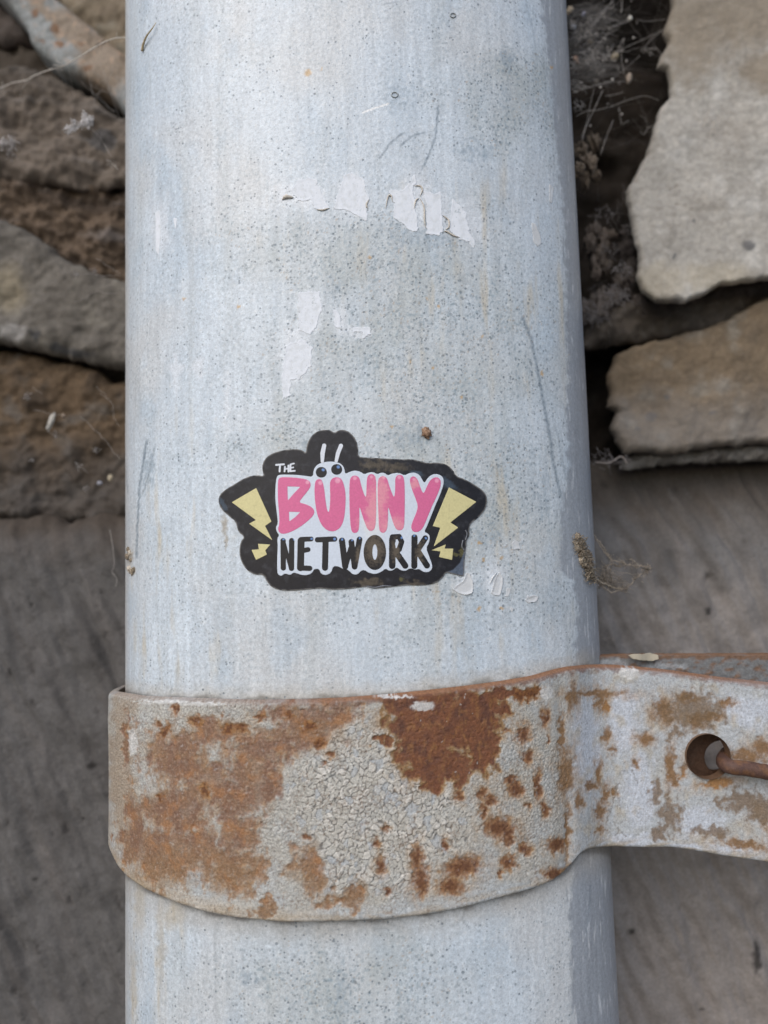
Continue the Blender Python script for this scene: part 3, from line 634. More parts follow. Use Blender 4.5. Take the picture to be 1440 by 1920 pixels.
WHITE = [(338, 300), (348, 290), (380, 288), (440, 290), (480, 295), (516, 300), (519, 265), (533, 243), (555, 231), (590, 224), (630, 226), (658, 238), (671, 262), (673, 286), (700, 273), (725, 268), (750, 275), (768, 288), (785, 279), (810, 276), (832, 287), (845, 280), (865, 279),
         (884, 294), (900, 284), (935, 279), (965, 293), (985, 282), (1012, 277), (1038, 290), (1050, 312), (1062, 332), (1078, 304), (1100, 287), (1130, 286), (1152, 300), (1157, 325), (1150, 355), (1135, 395), (1115, 440), (1095, 490), (1075, 540), (1060, 570), (1078, 576), (1089, 592), (1085, 620), (1070, 650),
         (1085, 690), (1100, 730), (1099, 752), (1080, 768), (1055, 765), (1035, 750), (1015, 755), (1000, 748), (985, 750), (968, 762), (945, 757), (925, 742), (908, 758), (888, 760), (872, 748), (850, 766), (820, 777), (790, 770), (768, 756), (750, 760), (735, 778), (712, 778), (698, 765),
         (680, 750), (660, 750), (640, 738), (615, 737), (605, 770), (580, 782), (555, 775), (546, 750), (520, 752), (514, 768), (495, 780), (465, 782), (435, 772), (420, 768), (405, 782), (380, 772), (362, 785), (347, 780), (341, 765), (341, 700), (344, 640), (341, 600), (352, 586), (338, 568), (334, 545), (345, 530), (340, 480), (332, 420), (332, 350)]
LB = [(345, 320), (350, 305), (370, 300), (430, 303), (480, 310), (502, 322), (506, 345), (490, 370), (465, 400), (447, 425), (480, 433), (510, 447), (524, 465), (520, 487), (490, 517), (450, 547), (410, 569), (375, 580), (353, 575), (344, 555), (352, 530), (351, 480), (345, 420), (344, 360)]
LB1 = [(392, 347), (452, 349), (425, 377), (394, 413)]; LB2 = [(400, 471), (452, 473), (430, 495), (401, 516)]
LU = [(525, 335), (530, 316), (547, 308), (562, 318), (572, 360), (578, 420), (586, 466), (594, 474), (598, 450), (601, 400), (599, 350), (600, 320), (612, 305), (635, 300), (657, 309), (670, 345), (677, 390), (675, 450), (668, 510), (650, 550), (620, 568), (585, 563), (555, 532), (535, 480), (526, 420), (523, 370)]
LN1 = [(695, 320), (703, 298), (725, 291), (744, 303), (753, 345), (768, 390), (777, 402), (778, 350), (780, 305), (790, 288), (810, 285), (825, 303), (826, 380), (826, 480), (822, 545), (808, 566), (785, 562), (768, 520), (752, 470), (743, 440), (744, 500), (742, 555), (732, 574), (712, 575), (701, 555), (696, 480), (694, 400)]
LN2 = [(833, 325), (840, 302), (862, 293), (880, 308), (890, 345), (905, 385), (915, 402), (919, 350), (918, 305), (930, 290), (952, 290), (964, 310), (966, 400), (965, 480), (963, 545), (950, 562), (925, 560), (910, 530), (895, 480), (883, 440), (884, 500), (880, 555), (868, 573), (850, 574), (839, 555), (836, 480), (833, 400)]
LY = [(989, 320), (995, 300), (1012, 296), (1028, 310), (1040, 345), (1052, 376), (1060, 378), (1072, 350), (1088, 317), (1110, 301), (1132, 303), (1143, 322), (1140, 350), (1122, 395), (1100, 440), (1080, 490), (1062, 535), (1047, 560), (1025, 572), (1004, 567), (995, 545), (1006, 512), (1024, 470), (1030, 440), (1016, 400), (1000, 360)]
sc_ = on_pipe(np.array(660.), np.array(955.), .0001)
stk = empty('sticker', sc_); tag(stk, 'black die cut sticker reading THE BUNNY NETWORK in pink and black on the pipe', 'sticker')
def sticker_mat(name, rough=.3, coat=.5, grain=None):
    return material(name, rough=rough, spec=.28, coat=coat, bump=[(900, .00003), (5000, .00001)], grain=grain or [(3000, .07, 3)])
M_vinyl = sticker_mat('black_vinyl', .45, .12, [(900, .25, 4), (4000, .25, 2)]); M_print = sticker_mat('printed_vinyl', .38, .15)
def backcol(X, Y):
    c = np.broadcast_to(np.array((.010, .010, .015)), X.shape + (3,)).copy()
    c = mix(c, (.045, .047, .058), sm(0, .6, fbm(X / 16, Y / 16, 5, 401)) * .55)
    c = mix(c, (.11, .09, .065), sm(-.2, .7, blobs(X, Y, kp([(820, 240, 95, 35)]) and [(703, 872, 32, 12), (745, 878, 26, 9), (690, 1092, 30, 8), (775, 1095, 20, 7)], 12, 12, 4) + .5 * fbm(X / 6, Y / 10, 3, 6)) * .7)
    c = mix(c, (.14, .13, .05), sm(.1, .6, blobs(X, Y, [(752, 1086, 7, 6), (865, 1035, 6, 14), (855, 1040, 14, 5)], 7, 5, 4)) * .6)
    c = mix(c, (.05, .075, .11), sm(0, .5, blobs(X, Y, [(835, 905, 30, 10, 30), (418, 945, 6, 18, -30), (780, 890, 16, 8)], 6, 10, 5)) * .8)
    d = poly_sdf(X, Y, P_right); c = mix(c, (.09, .115, .16), sm(-1, 2, d))
    e = poly_sdf(X, Y, PBACK); c = mix(c, (.17, .165, .16), sm(2.6, .6, np.abs(e)) * sm(-.2, .35, fbm(X / 14, Y / 14, 3, 9) + .25))
    return c
PBACK = chaikin(kp(BACK), 1)
P_right = kp([(1262, 640), (1256, 787), (1165, 766), (1200, 755), (1235, 720), (1250, 680)])
pipe_patch('backing', lambda X, Y: poly_sdf(X, Y, PBACK), box_of(PBACK), M_vinyl, stk, .00016, backcol, 1.2)
PW = chaikin(kp(WHITE), 1)
def whitecol(X, Y):
    c = np.broadcast_to(np.array((.60, .665, .76)), X.shape + (3,)).copy()
    c = mix(c, (.70, .72, .73), sm(0, .5, blobs(X, Y, [(700, 960, 30, 80)], 10, 30, 3)) * .6)  # paler patch: the vertical sheen painted onto the white
    return c * (1 + .03 * fbm(X / 6, Y / 6, 3, 3))[..., None]
pipe_patch('white_outline', lambda X, Y: poly_sdf(X, Y, PW), box_of(PW), M_print, stk, .00019, whitecol, 1.2, .00003)
def pinkcol(X, Y):
    c = np.broadcast_to(np.array((.64, .14, .30)), X.shape + (3,)).copy()
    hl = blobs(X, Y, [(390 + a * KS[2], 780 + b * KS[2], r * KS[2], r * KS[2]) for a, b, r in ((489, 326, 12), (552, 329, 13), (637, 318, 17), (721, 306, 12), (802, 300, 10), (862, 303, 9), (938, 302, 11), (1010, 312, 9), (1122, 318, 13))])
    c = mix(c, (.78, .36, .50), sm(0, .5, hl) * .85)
    wear_sheen = sm(-.3, .8, blobs(X, Y, [(700, 960, 14, 60), (715, 930, 14, 60), (735, 985, 30, 20), (775, 910, 14, 12), (695, 985, 30, 14)], 14, 14, 5) + .35 * fbm(X / 5, Y / 5, 3, 8))  # mottled wear together with a painted vertical sheen
    c = mix(c, (.74, .37, .40), wear_sheen * .6)
    return c * (1 + .06 * fbm(X / 3, Y / 3, 2, 3))[..., None]
def letter(P, holes=(), colfn=pinkcol, sm_=1):
    Q = chaikin(kp(P), sm_); H = [np.array(kp(h)) for h in holes]
    def fn(X, Y):
        f = poly_sdf(X, Y, Q)
        for h in H: f = np.minimum(f, -poly_sdf(X, Y, h) - .3)
        return f
    return pipe_patch('letter', fn, box_of(Q), M_print, stk, .00021, colfn, .9, .00002)
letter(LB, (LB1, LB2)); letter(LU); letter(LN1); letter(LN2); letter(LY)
def blk(X, Y):
    c = np.broadcast_to(np.array((.009, .009, .013)), X.shape + (3,)).copy()
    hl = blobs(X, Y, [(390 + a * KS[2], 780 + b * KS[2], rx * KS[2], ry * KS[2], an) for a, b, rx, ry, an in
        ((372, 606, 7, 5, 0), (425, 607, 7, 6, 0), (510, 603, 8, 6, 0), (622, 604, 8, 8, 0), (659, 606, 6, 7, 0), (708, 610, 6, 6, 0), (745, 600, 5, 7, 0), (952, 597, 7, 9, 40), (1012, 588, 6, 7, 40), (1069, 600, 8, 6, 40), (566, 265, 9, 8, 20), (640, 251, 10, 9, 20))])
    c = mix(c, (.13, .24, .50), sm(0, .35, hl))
    br = sm(-.2, .8, blobs(X, Y, [(390 + 818 * KS[2], 780 + 650 * KS[2], 24, 36), (390 + 920 * KS[2], 780 + 660 * KS[2], 10, 26), (390 + 740 * KS[2], 780 + 690 * KS[2], 8, 20), (390 + 1040 * KS[2], 780 + 670 * KS[2], 10, 24)], 10, 10, 5) + .5 * fbm(X / 4, Y / 4, 3, 12))
    return mix(c, (.13, .105, .078), br * .8)
def sletter(*strokes, hole=None, name='letter', colfn=blk, step=.8, smin=None):
    S_ = [(kp(p), r * KS[2]) for p, r in strokes]
    allp = np.array([q[:2] for p, _ in S_ for q in p]); m = max([r for _, r in S_] + [q[2] for p, _ in S_ for q in p if len(q) > 2]) + 2
    def fn(X, Y):
        f = np.full(X.shape, -1e9)
        for p, r in S_: f = np.maximum(f, stroke(X, Y, p, r))
        if hole is not None:
            hx, hy, ra, rb = hole; cx, cy = kp([(hx, hy)])[0]
            f = np.minimum(f, (np.hypot((X - cx) / (ra * KS[2]), (Y - cy) / (rb * KS[2])) - 1) * ra * KS[2])
        return f
    return pipe_patch(name, fn, box_of(allp, m), M_print, stk, .00021, colfn, step, .00002)
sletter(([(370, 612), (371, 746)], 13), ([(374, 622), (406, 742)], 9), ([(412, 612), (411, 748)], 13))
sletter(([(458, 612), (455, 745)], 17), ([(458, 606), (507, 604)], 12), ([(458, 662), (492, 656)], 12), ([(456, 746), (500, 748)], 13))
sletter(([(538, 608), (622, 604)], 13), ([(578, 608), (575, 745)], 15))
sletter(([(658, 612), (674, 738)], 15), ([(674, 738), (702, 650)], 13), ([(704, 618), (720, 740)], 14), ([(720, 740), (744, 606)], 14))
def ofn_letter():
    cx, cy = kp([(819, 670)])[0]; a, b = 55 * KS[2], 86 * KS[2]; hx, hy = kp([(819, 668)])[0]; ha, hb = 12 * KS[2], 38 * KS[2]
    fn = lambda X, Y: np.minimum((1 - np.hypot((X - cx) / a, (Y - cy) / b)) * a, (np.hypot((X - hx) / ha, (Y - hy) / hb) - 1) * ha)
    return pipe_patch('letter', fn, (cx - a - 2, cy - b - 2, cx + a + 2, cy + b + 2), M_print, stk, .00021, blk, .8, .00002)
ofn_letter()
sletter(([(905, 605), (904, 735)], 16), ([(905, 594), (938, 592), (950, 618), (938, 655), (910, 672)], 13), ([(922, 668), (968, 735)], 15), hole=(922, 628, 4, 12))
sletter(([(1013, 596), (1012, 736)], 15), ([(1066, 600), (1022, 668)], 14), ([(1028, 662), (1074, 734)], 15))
wl = lambda X, Y: np.broadcast_to(np.array((.66, .70, .77)), X.shape + (3,))
sletter(([(336, 241), (374, 238)], 4.6), ([(355, 242), (353, 273)], 4.6), colfn=wl, step=.5)
sletter(([(379, 250), (377, 273)], 4.2), ([(396, 244), (396, 274)], 4.4), ([(378, 262), (396, 258)], 3.6), colfn=wl, step=.5)
sletter(([(406, 240), (405, 272)], 4.6), ([(405, 239), (423, 234)], 3.8), ([(405, 256), (420, 253)], 3.6), ([(405, 272), (427, 270)], 4.2), colfn=wl, step=.5)
sletter(([(571, 146, 10), (563, 185, 11), (562, 224, 8)], 9), name='ear', colfn=wl, step=.6)
sletter(([(653, 147, 10), (638, 185, 10), (630, 222, 8)], 9), name='ear', colfn=wl, step=.6)
sletter(([(556, 277), (558, 277)], 26), name='eye'); sletter(([(631, 263), (633, 263)], 26), name='eye')
yc = lambda X, Y: np.broadcast_to(np.array((.62, .57, .30)), X.shape + (3,)) * (1 + .05 * fbm(X / 5, Y / 5, 3, 3) - .08 * sm(.2, .5, fbm(X / 9, Y / 9, 2, 14)))[..., None]
for P in ([(238, 355), (312, 518), (281, 540), (316, 609), (205, 529), (238, 511), (120, 424)], [(1182, 352), (1315, 422), (1188, 523), (1226, 548), (1108, 640), (1140, 549), (1103, 540)],
          [(248, 628), (306, 632), (282, 660), (290, 680), (238, 706), (216, 658), (252, 655)], [(1165, 632), (1160, 652), (1202, 652), (1196, 706), (1134, 692), (1141, 665), (1098, 659)]):
    Q = np.array(kp(P)); pipe_patch('lightning_bolt', lambda X, Y, Q=Q: poly_sdf(X, Y, Q) + .2, box_of(Q), M_print, stk, .00020, yc, .8, .00002)
# creased wrinkle lines of the clear film at the torn right side
for P in (kp([(1262, 560), (1270, 580), (1262, 610)]), kp([(1250, 610), (1245, 640), (1256, 660)]), kp([(780, 836), (820, 842), (860, 834), (900, 836)])):
    path = smooth_path([(x, y, 0) for x, y in P], 6); V, F, T3 = tube(on_pipe(path[:, 0], path[:, 1], .0002), .00012, 5); b = Bag(); b.add(V, F, T3, col=(.16, .17, .19)); b.build('film_crease', M_vinyl, stk)

# ------------------------------------------------------------------ the clamp
clamp = empty('pipe_clamp', (0, .0, -.045)); tag(clamp, 'wide steel strap clamp round the pipe, grey paint cracked and patched with brown rust', 'pipe clamp')
TH = .0017; da = .00017
# plan of the outer face
tl = np.linspace(0, np.pi / 2, 1500); ax_, by_, nn = .0532, .0325, 2.35
lx = -ax_ * np.cos(tl) ** (2 / nn); ly = -.0019 + by_ * (1 - np.sin(tl) ** (2 / nn))
rx = np.linspace(0, .0425, 900)[1:]; ry = prof_y(rx) - .0019
k = .0425; arm_y = float(prof_y(np.array(k))) - .0019
sl0 = (ry[-1] - ry[-2]) / (rx[-1] - rx[-2])
ex = np.linspace(0, .0060, 120)[1:]; ey = arm_y + sl0 * (ex - ex ** 2 / (2 * .0060))           # bend out of the curve into the arm
fx = np.linspace(0, .066, 900)[1:]
X_ = np.concatenate([[-ax_ + .004, -ax_], lx, rx, k + ex, k + ex[-1] + fx]); Y_ = np.concatenate([[.062, .031], ly, ry, ey, ey[-1] + .010 * fx + .0006 * np.sin(fx * 90)])
ARMY = ey[-1]
al = np.concatenate([[0], np.cumsum(np.hypot(np.diff(X_), np.diff(Y_)) + 1e-12)]); nS = int(al[-1] / da); sa = np.linspace(0, al[-1], nS)
cx_ = np.interp(sa, al, X_); cy_ = np.interp(sa, al, Y_)
ksm = np.ones(15) / 15; cxs = np.convolve(np.pad(cx_, 7, 'edge'), ksm, 'valid'); cys = np.convolve(np.pad(cy_, 7, 'edge'), ksm, 'valid'); cx_, cy_ = cxs, cys
tx = np.gradient(cx_); ty = np.gradient(cy_); l = np.hypot(tx, ty); nxc, nyc = ty / l, -tx / l        # outward (towards the viewer)
TOPX, TOPY = zip(*[(198, 1301), (203, 1299), (212, 1300), (230, 1303), (260, 1308), (300, 1310), (350, 1312), (400, 1314), (480, 1316), (560, 1315), (640, 1312), (720, 1306), (800, 1298), (880, 1289), (940, 1281), (1000, 1271), (1040, 1260), (1070, 1253), (1110, 1249), (1150, 1249), (1200, 1253), (1250, 1258), (1300, 1265), (1350, 1272), (1440, 1282), (1600, 1300), (2200, 1370)])
BOTX, BOTY = zip(*[(198, 1575), (203, 1584), (208, 1600), (220, 1626), (235, 1645), (271, 1670), (326, 1694), (384, 1712), (435, 1722), (530, 1731), (600, 1731), (708, 1727), (781, 1720), (853, 1708), (925, 1689), (997, 1669), (1033, 1655), (1062, 1639), (1074, 1623), (1082, 1608), (1095, 1597), (1116, 1591), (1153, 1589), (1214, 1591), (1260, 1590), (1306, 1597), (1367, 1608), (1440, 1618), (1600, 1642), (2200, 1730)])
def solve_z(TX, TY, z):
    for _ in range(12):
        qx, qy = proj(np.stack([cx_, cy_, z], -1)); qx2, qy2 = proj(np.stack([cx_, cy_, z + 1e-4], -1))
        z = z + (np.interp(qx, TX, TY) - qy) / ((qy2 - qy) / 1e-4)
    return z
zt = solve_z(TOPX, TOPY, np.full(nS, -.02)); zb = solve_z(BOTX, BOTY, np.full(nS, -.06))
q0 = proj(np.stack([cx_, cy_, zt], -1))[0]; ks = int(np.argmin(np.where(cx_ < 0, q0, 9e9)))
zt[:ks] = zt[ks]; q1 = proj(np.stack([cx_, cy_, zb], -1))[0]; ks2 = int(np.argmin(np.where(cx_ < 0, q1, 9e9))); zb[:ks2] = zb[ks2]
g9 = np.exp(-np.linspace(-2, 2, 25) ** 2); g9 /= g9.sum(); zt = np.convolve(np.pad(zt, 12, 'edge'), g9, 'valid'); zb = np.convolve(np.pad(zb, 12, 'edge'), g9, 'valid')
nT = 250; tq = np.linspace(0, 1, nT)[:, None]
Z = zb * (1 - tq) + zt * tq; BX = np.broadcast_to(cx_, Z.shape); BY = np.broadcast_to(cy_, Z.shape)
P3 = np.stack([BX, BY, Z], -1); QX, QY = proj(P3)
um = np.broadcast_to(sa, Z.shape) * 1000; vm = Z * 1000
armm = sm(1040, 1090, QX)
# --- rust map
MAIN = [(400, 1370, 60, 30), (390, 1460, 50, 40), (370, 1590, 60, 50), (250, 1560, 26, 90), (240, 1390, 12, 60), (430, 1500, 60, 40), (520, 1400, 50, 40), (330, 1420, 66, 60), (470, 1440, 56, 78), (500, 1480, 30, 46), (330, 1520, 74, 56), (300, 1605, 82, 58, 25), (440, 1630, 62, 54), (575, 1628, 36, 54), (590, 1360, 86, 46, -20), (540, 1335, 50, 16), (498, 1698, 22, 10), (640, 1686, 46, 20, -15),
        (676, 1668, 17, 22), (450, 1560, 40, 40)]
DARK = [(800, 1345, 84, 62), (870, 1350, 76, 60), (800, 1415, 58, 58), (905, 1400, 32, 60), (722, 1387, 22, 13), (812, 1455, 30, 34), (856, 1440, 30, 34), (770, 1325, 60, 26), (915, 1320, 40, 26), (960, 1300, 60, 14), (745, 1310, 50, 14)]
SPOT = [(948, 1368, 9, 7), (981, 1376, 13, 20), (1024, 1346, 9, 19), (1026, 1388, 6, 8), (990, 1417, 13, 14), (956, 1462, 11, 11), (903, 1487, 13, 13), (907, 1520, 9, 16), (862, 1494, 10, 12), (968, 1480, 17, 16), (1008, 1473, 8, 30), (936, 1552, 32, 22), (954, 1567, 13, 22), (990, 1509, 7, 9), (1022, 1516, 8, 15),
        (725, 1554, 7, 6), (706, 1581, 8, 9), (714, 1624, 11, 17), (783, 1612, 12, 32), (790, 1653, 17, 32), (835, 1585, 7, 14), (867, 1628, 40, 20, -12), (846, 1662, 28, 18), (726, 1670, 8, 7), (954, 1617, 17, 15), (938, 1639, 7, 7), (1044, 1585, 22, 15), (1040, 1639, 22, 13), (983, 1592, 14, 11), (297, 1359, 7, 8), (368, 1351, 12, 10), (426, 1366, 12, 10),
        (384, 1481, 9, 12), (300, 1497, 7, 8), (455, 1366, 16, 8), (330, 1330, 8, 12), (310, 1372, 12, 12), (540, 1340, 10, 8), (485, 1345, 16, 7), (600, 1395, 12, 10), (620, 1415, 8, 7), (575, 1570, 7, 6), (608, 1432, 6, 5), (1000, 1300, 16, 12), (975, 1305, 12, 12), (580, 1362, 16, 12), (920, 1500, 12, 10)]
ARMB = [(1072, 1308, 11, 28), (1125, 1311, 9, 24), (1137, 1324, 7, 16), (1062, 1450, 16, 52), (1066, 1560, 5, 60), (1054, 1380, 5, 44), (1114, 1300, 60, 9), (1137, 1379, 8, 15), (1146, 1406, 7, 9), (1122, 1449, 7, 23), (1134, 1489, 8, 22), (1125, 1522, 10, 22), (1125, 1556, 8, 11), (1107, 1473, 15, 8), (1151, 1485, 6, 7), (1189, 1430, 9, 9), (1085, 1500, 8, 18), (1290, 1308, 22, 10),
        (1305, 1351, 15, 15), (1336, 1342, 20, 7), (1363, 1319, 15, 7), (1281, 1446, 9, 16), (1345, 1468, 34, 10, -8), (1397, 1418, 42, 14, 5), (1428, 1402, 24, 18), (1391, 1583, 48, 8, 8), (1214, 1385, 22, 12), (1244, 1335, 26, 24), (1258, 1440, 9, 42), (1266, 1467, 8, 12), (1600, 1400, 90, 40), (1500, 1560, 60, 40)]
ARMD = [(1300, 1335, 80, 50), (1232, 1485, 22, 32), (1257, 1531, 28, 44), (1397, 1503, 58, 34), (1351, 1504, 18, 16), (1266, 1378, 24, 16), (1336, 1560, 50, 16), (1430, 1520, 40, 40), (1235, 1560, 24, 20), (1540, 1350, 80, 50)]
nz = .42 * fbm(um / 2.2, vm / 3.0, 5, 501, .6)
bl_d = blobs(QX, QY, DARK, 30, 26, 22); bl_s = blobs(QX, QY, SPOT, 12, 12, 23); bl_a = blobs(QX, QY, ARMB, 12, 14, 24)
r_main = sm(-.22, .42, 1.15 * blobs(QX, QY, MAIN, 40, 34, 21) + nz * 1.5 - .04 + .34 * fbm(um / .7, vm / .9, 4, 502) - .5 * np.maximum(0, fbm(um / 4.5, vm / 4.0, 4, 503)))
r_dark = sm(-.08, .20, bl_d + nz * .75 + .12 * fbm(um / .6, vm / .9, 3, 508) - .02)
r_spot = sm(-.3, .45, bl_s + nz * .9 + .25 * fbm(um / .5, vm / .6, 3, 509))
r_arm = sm(-.35, .6, bl_a + nz * 1.1 + .3 * fbm(um / .5, vm / .7, 3, 506))
r_armd = sm(-.05, .5, blobs(QX, QY, ARMD, 22, 22, 25) + .6 * fbm(um / 1.0, vm / 1.3, 4, 505) - .1)
dtop = (zt - Z) * 1000; dbot = (Z - zb) * 1000                                   # mm from the edges
rim = sm(1.5, .25, dtop + .9 * fbm(um / 1.6, vm, 3, 507)) * np.interp(QX, [200, 420, 640, 700, 1180, 1250, 1300, 1500], [.0, .25, .7, 1, .9, .6, .85, .6])
# --- cracked paint
cw = 1.25 - .35 * sm(0, .6, np.abs(fbm(um / 9, vm / 9, 2, 510)))
wx = um + .22 * fbm(um / 1.1, vm / 1.1, 2, 511) + 1.6 * fbm(um / 5, vm / 5, 2, 513); wy = vm + .22 * fbm(um / 1.1 + 9, vm / 1.1, 2, 512) + 1.6 * fbm(um / 5 + 7, vm / 5, 2, 514)
f1, f2, cid = voronoi(wx / 1.0, wy / 1.12, 515); g1, g2, cid2 = voronoi(wx / .58 + 9, wy / .62, 517)
zone = sm(-.25, .35, blobs(QX, QY, [(680, 1480, 150, 150), (700, 1600, 120, 90), (640, 1400, 60, 70), (780, 1540, 110, 90)], 40, 40, 31))
zone2 = sm(-.2, .5, blobs(QX, QY, [(700, 1520, 330, 210), (980, 1480, 80, 180), (520, 1560, 90, 100), (430, 1350, 200, 60), (240, 1400, 60, 140), (660, 1350, 80, 60)], 60, 60, 32))
crk = sm(.02, .15, f2 - f1 + .08 * fbm(um / .5, vm / .5, 2, 518)); crk2 = sm(.02, .25, g2 - g1)
rust = np.clip(np.maximum.reduce([r_main * .92, r_dark, r_spot, r_arm, rim, r_armd * .8]), 0, 1)
paint = 1 - np.clip(np.maximum.reduce([r_main, r_dark, r_spot]), 0, 1)
botband = sm(3.0, 1.6, dbot + .8 * fbm(um / 4, vm / 4, 3, 520)) * (1 - armm); zone *= (1 - botband); zone2 *= (1 - botband)
missing = sm(.86, .94, cid) * zone
cell = crk * (.55 + .75 * f1) * zone * (1 - missing) + crk2 * (1 - zone) * zone2 * .6
hgt = .00017 * cell * paint + .00008 * (crk * zone * (cid - .5) * 1.6) * paint + .00005 * paint + .00005 * fbm(um / 1.1, vm / 1.1, 4, 530) - .00007 * rust + .00004 * rust * fbm(um / .35, vm / .35, 3, 535)
hgt += .00006 * fbm(um / .45, vm / .45, 3, 531) * (.5 + zone2) + .00025 * fbm(um / 25, vm / 18, 2, 532) - .00010 * sm(.35, .5, fbm(um / .8, vm / .8, 2, 533)) * (1 - armm)
# --- colours
c = np.broadcast_to(np.array((.44, .44, .415)), Z.shape + (3,)).copy()
c = mix(c, (.42, .465, .50), sm(-.1, .4, fbm(um / 7, vm / 6, 5, 540)) * .7)
c = mix(c, (.49, .475, .43), np.clip(cell, 0, 1) * paint * .8)
c = mix(c, (.66, .64, .60), (np.clip(cell, 0, 1) * sm(.45, .8, cid)) * zone * .7)
c = mix(c, (.085, .083, .08), (1 - crk) * zone * paint * .85); c = mix(c, (.19, .18, .165), (1 - crk2) * zone2 * (1 - zone) * paint * .6)
c = mix(c, (.40, .43, .455), missing * .8)
c = mix(c, (.43, .47, .50), botband * .7 * sm(560, 640, QX)); c = mix(c, (.46, .42, .36), botband * .7 * sm(660, 560, QX))
ac = np.broadcast_to(np.array((.42, .445, .465)), Z.shape + (3,)).copy()
ac = mix(ac, (.40, .385, .34), sm(-.1, .5, fbm(um / 5, vm / 6, 5, 545)) * .6)
ac = mix(ac, (.49, .525, .58), sm(.0, .5, blobs(QX, QY, [(1098, 1400, 36, 120), (1170, 1350, 40, 80), (1310, 1540, 60, 40), (1200, 1480, 40, 90), (1400, 1330, 60, 40), (1330, 1590, 120, 14, 5), (1180, 1575, 80, 14)], 20, 30, 36) + .2 * fbm(um / .5, vm / 8, 3, 547)))
ac = ac * (1 + .10 * fbm(um / .35, vm / 7, 3, 548) * sm(1240, 1120, QX))[..., None]
ac = mix(ac, (.42, .36, .265), sm(.05, .5, fbm(um / 3.3 + 8, vm / 4.5, 5, 549)) * .55)
c = c * (1 - armm[..., None]) + ac * armm[..., None]
tan = sm(-.35, .5, np.maximum(blobs(QX, QY, MAIN + [(230, 1450, 30, 180), (300, 1640, 70, 40)], 30, 30, 21), -.2 + 0 * QX) + nz * .6)
c = mix(c, (.30, .225, .155), tan * (1 - armm) * .7)
c = mix(c, (.36, .29, .20), sm(2.6, .4, dbot) * sm(.0, .5, fbm(um / 5, vm, 3, 552) + .25) * .6)
halo = np.maximum.reduce([sm(-.55, .05, bl_d), sm(-1.3, .1, bl_s) * .8, sm(-1.5, .2, bl_a) * .8]) * sm(-.35, .45, fbm(um / 1.6, vm / 2.6, 4, 581) + .1)
c = mix(c, (.38, .235, .11), halo * .6)
c = mix(c, (.20, .13, .085), sm(.12, .5, fbm(um / .45, vm / .55, 3, 583) + .5 * fbm(um / 4, vm / 4, 3, 584)) * .5 * (1 - .6 * armm))
c = mix(c, (.16, .15, .14), sm(.3, .55, fbm(um / .35 + 7, vm / .4, 2, 585)) * .5)
lite = fbm(um / .55, vm / .7, 4, 560)
rc1 = mix(np.broadcast_to(np.array((.185, .092, .055)), Z.shape + (3,)).copy(), (.235, .13, .07), sm(-.2, .4, fbm(um / 3, vm / 3.5, 4, 561)))
rc1 = mix(rc1, (.235, .13, .058), sm(1560, 1640, QY + 30 * fbm(um / 5, vm / 5, 3, 562)) * .8)
rc1 = mix(rc1, (.35, .27, .20), sm(.05, .5, lite) * .55); rc1 = mix(rc1, (.10, .04, .022), sm(.25, .55, fbm(um / .5, vm / .6, 3, 564)) * .6); rc1 = mix(rc1, (.16, .055, .018), sm(.25, .55, fbm(um / .9 + 5, vm / .9, 4, 563)) * .8)
rc1 = mix(rc1, (.34, .145, .042), sm(.0, .42, fbm(um / 3.2 + 20, vm / 3.2, 4, 588)) * .6)
c = mix(c, rc1, np.clip(r_main, 0, 1) * (.85 - .25 * sm(0, .5, fbm(um / 2.5, vm / 3, 3, 504))))
rc2 = mix(np.broadcast_to(np.array((.165, .062, .028)), Z.shape + (3,)).copy(), (.105, .040, .024), sm(-.1, .4, fbm(um / 2.2, vm / 2.6, 4, 566)))
rc2 = mix(rc2, (.25, .115, .04), sm(.0, .5, fbm(um / .8, vm / 1.8, 4, 567)) * .8); rc2 = mix(rc2, (.075, .03, .02), sm(.2, .5, fbm(um / .6, vm / .8, 4, 568)) * .6)
edge_d = np.clip(r_dark, 0, 1); c = mix(c, rc2, edge_d * .97)
c = mix(c, (.25, .145, .05), 4 * edge_d * (1 - edge_d) * .75)
c = mix(c, mix(np.broadcast_to(np.array((.215, .092, .03)), Z.shape + (3,)).copy(), (.125, .045, .017), sm(0, .4, lite)), r_spot * .88)
c = mix(c, (.34, .185, .065), np.clip(4 * r_spot * (1 - r_spot) + 3 * np.clip(r_main, 0, 1) * (1 - np.clip(r_main, 0, 1)), 0, 1) * sm(-.2, .4, fbm(um / 1.2, vm / 1.6, 3, 587)) * .55)
c = mix(c, (.10, .038, .018), sm(.30, .75, bl_s + .35 * lite) * .7)
c = mix(c, (.20, .105, .038), r_arm * .88); c = mix(c, (.165, .105, .055), r_armd * armm * .8)
c = mix(c, (.34, .18, .07), sm(.2, .9, r_arm) * sm(-.2, .5, blobs(QX, QY, [(1345, 1472, 40, 14), (1290, 1462, 20, 20), (1137, 1330, 10, 16)], 5, 10, 3)) * .7)
c = mix(c, (.16, .068, .036), rim * .85)
c = mix(c, (.27, .135, .07), sm(.5, .05, dtop) * np.interp(QX, [560, 700, 1300, 1400], [.2, .9, .8, .5]))
c = mix(c, (.56, .56, .55), sm(.1, .4, blobs(QX, QY, [(792, 1324, 30, 12), (300, 1316, 70, 4), (380, 1320, 60, 4), (740, 1307, 50, 3), (1180, 1262, 26, 14), (1025, 1300, 18, 16), (250, 1390, 12, 34)], 7, 9, 41)) * .85)
c = mix(c, (.50, .52, .53), sm(.3, .6, fbm(um / 1.2 + 3, vm / 1.2, 4, 571)) * .35 * rust * (1 - r_dark))
c = mix(c, (.50, .50, .48), (cid > .965) * (f1 < .11) * r_dark * .6)
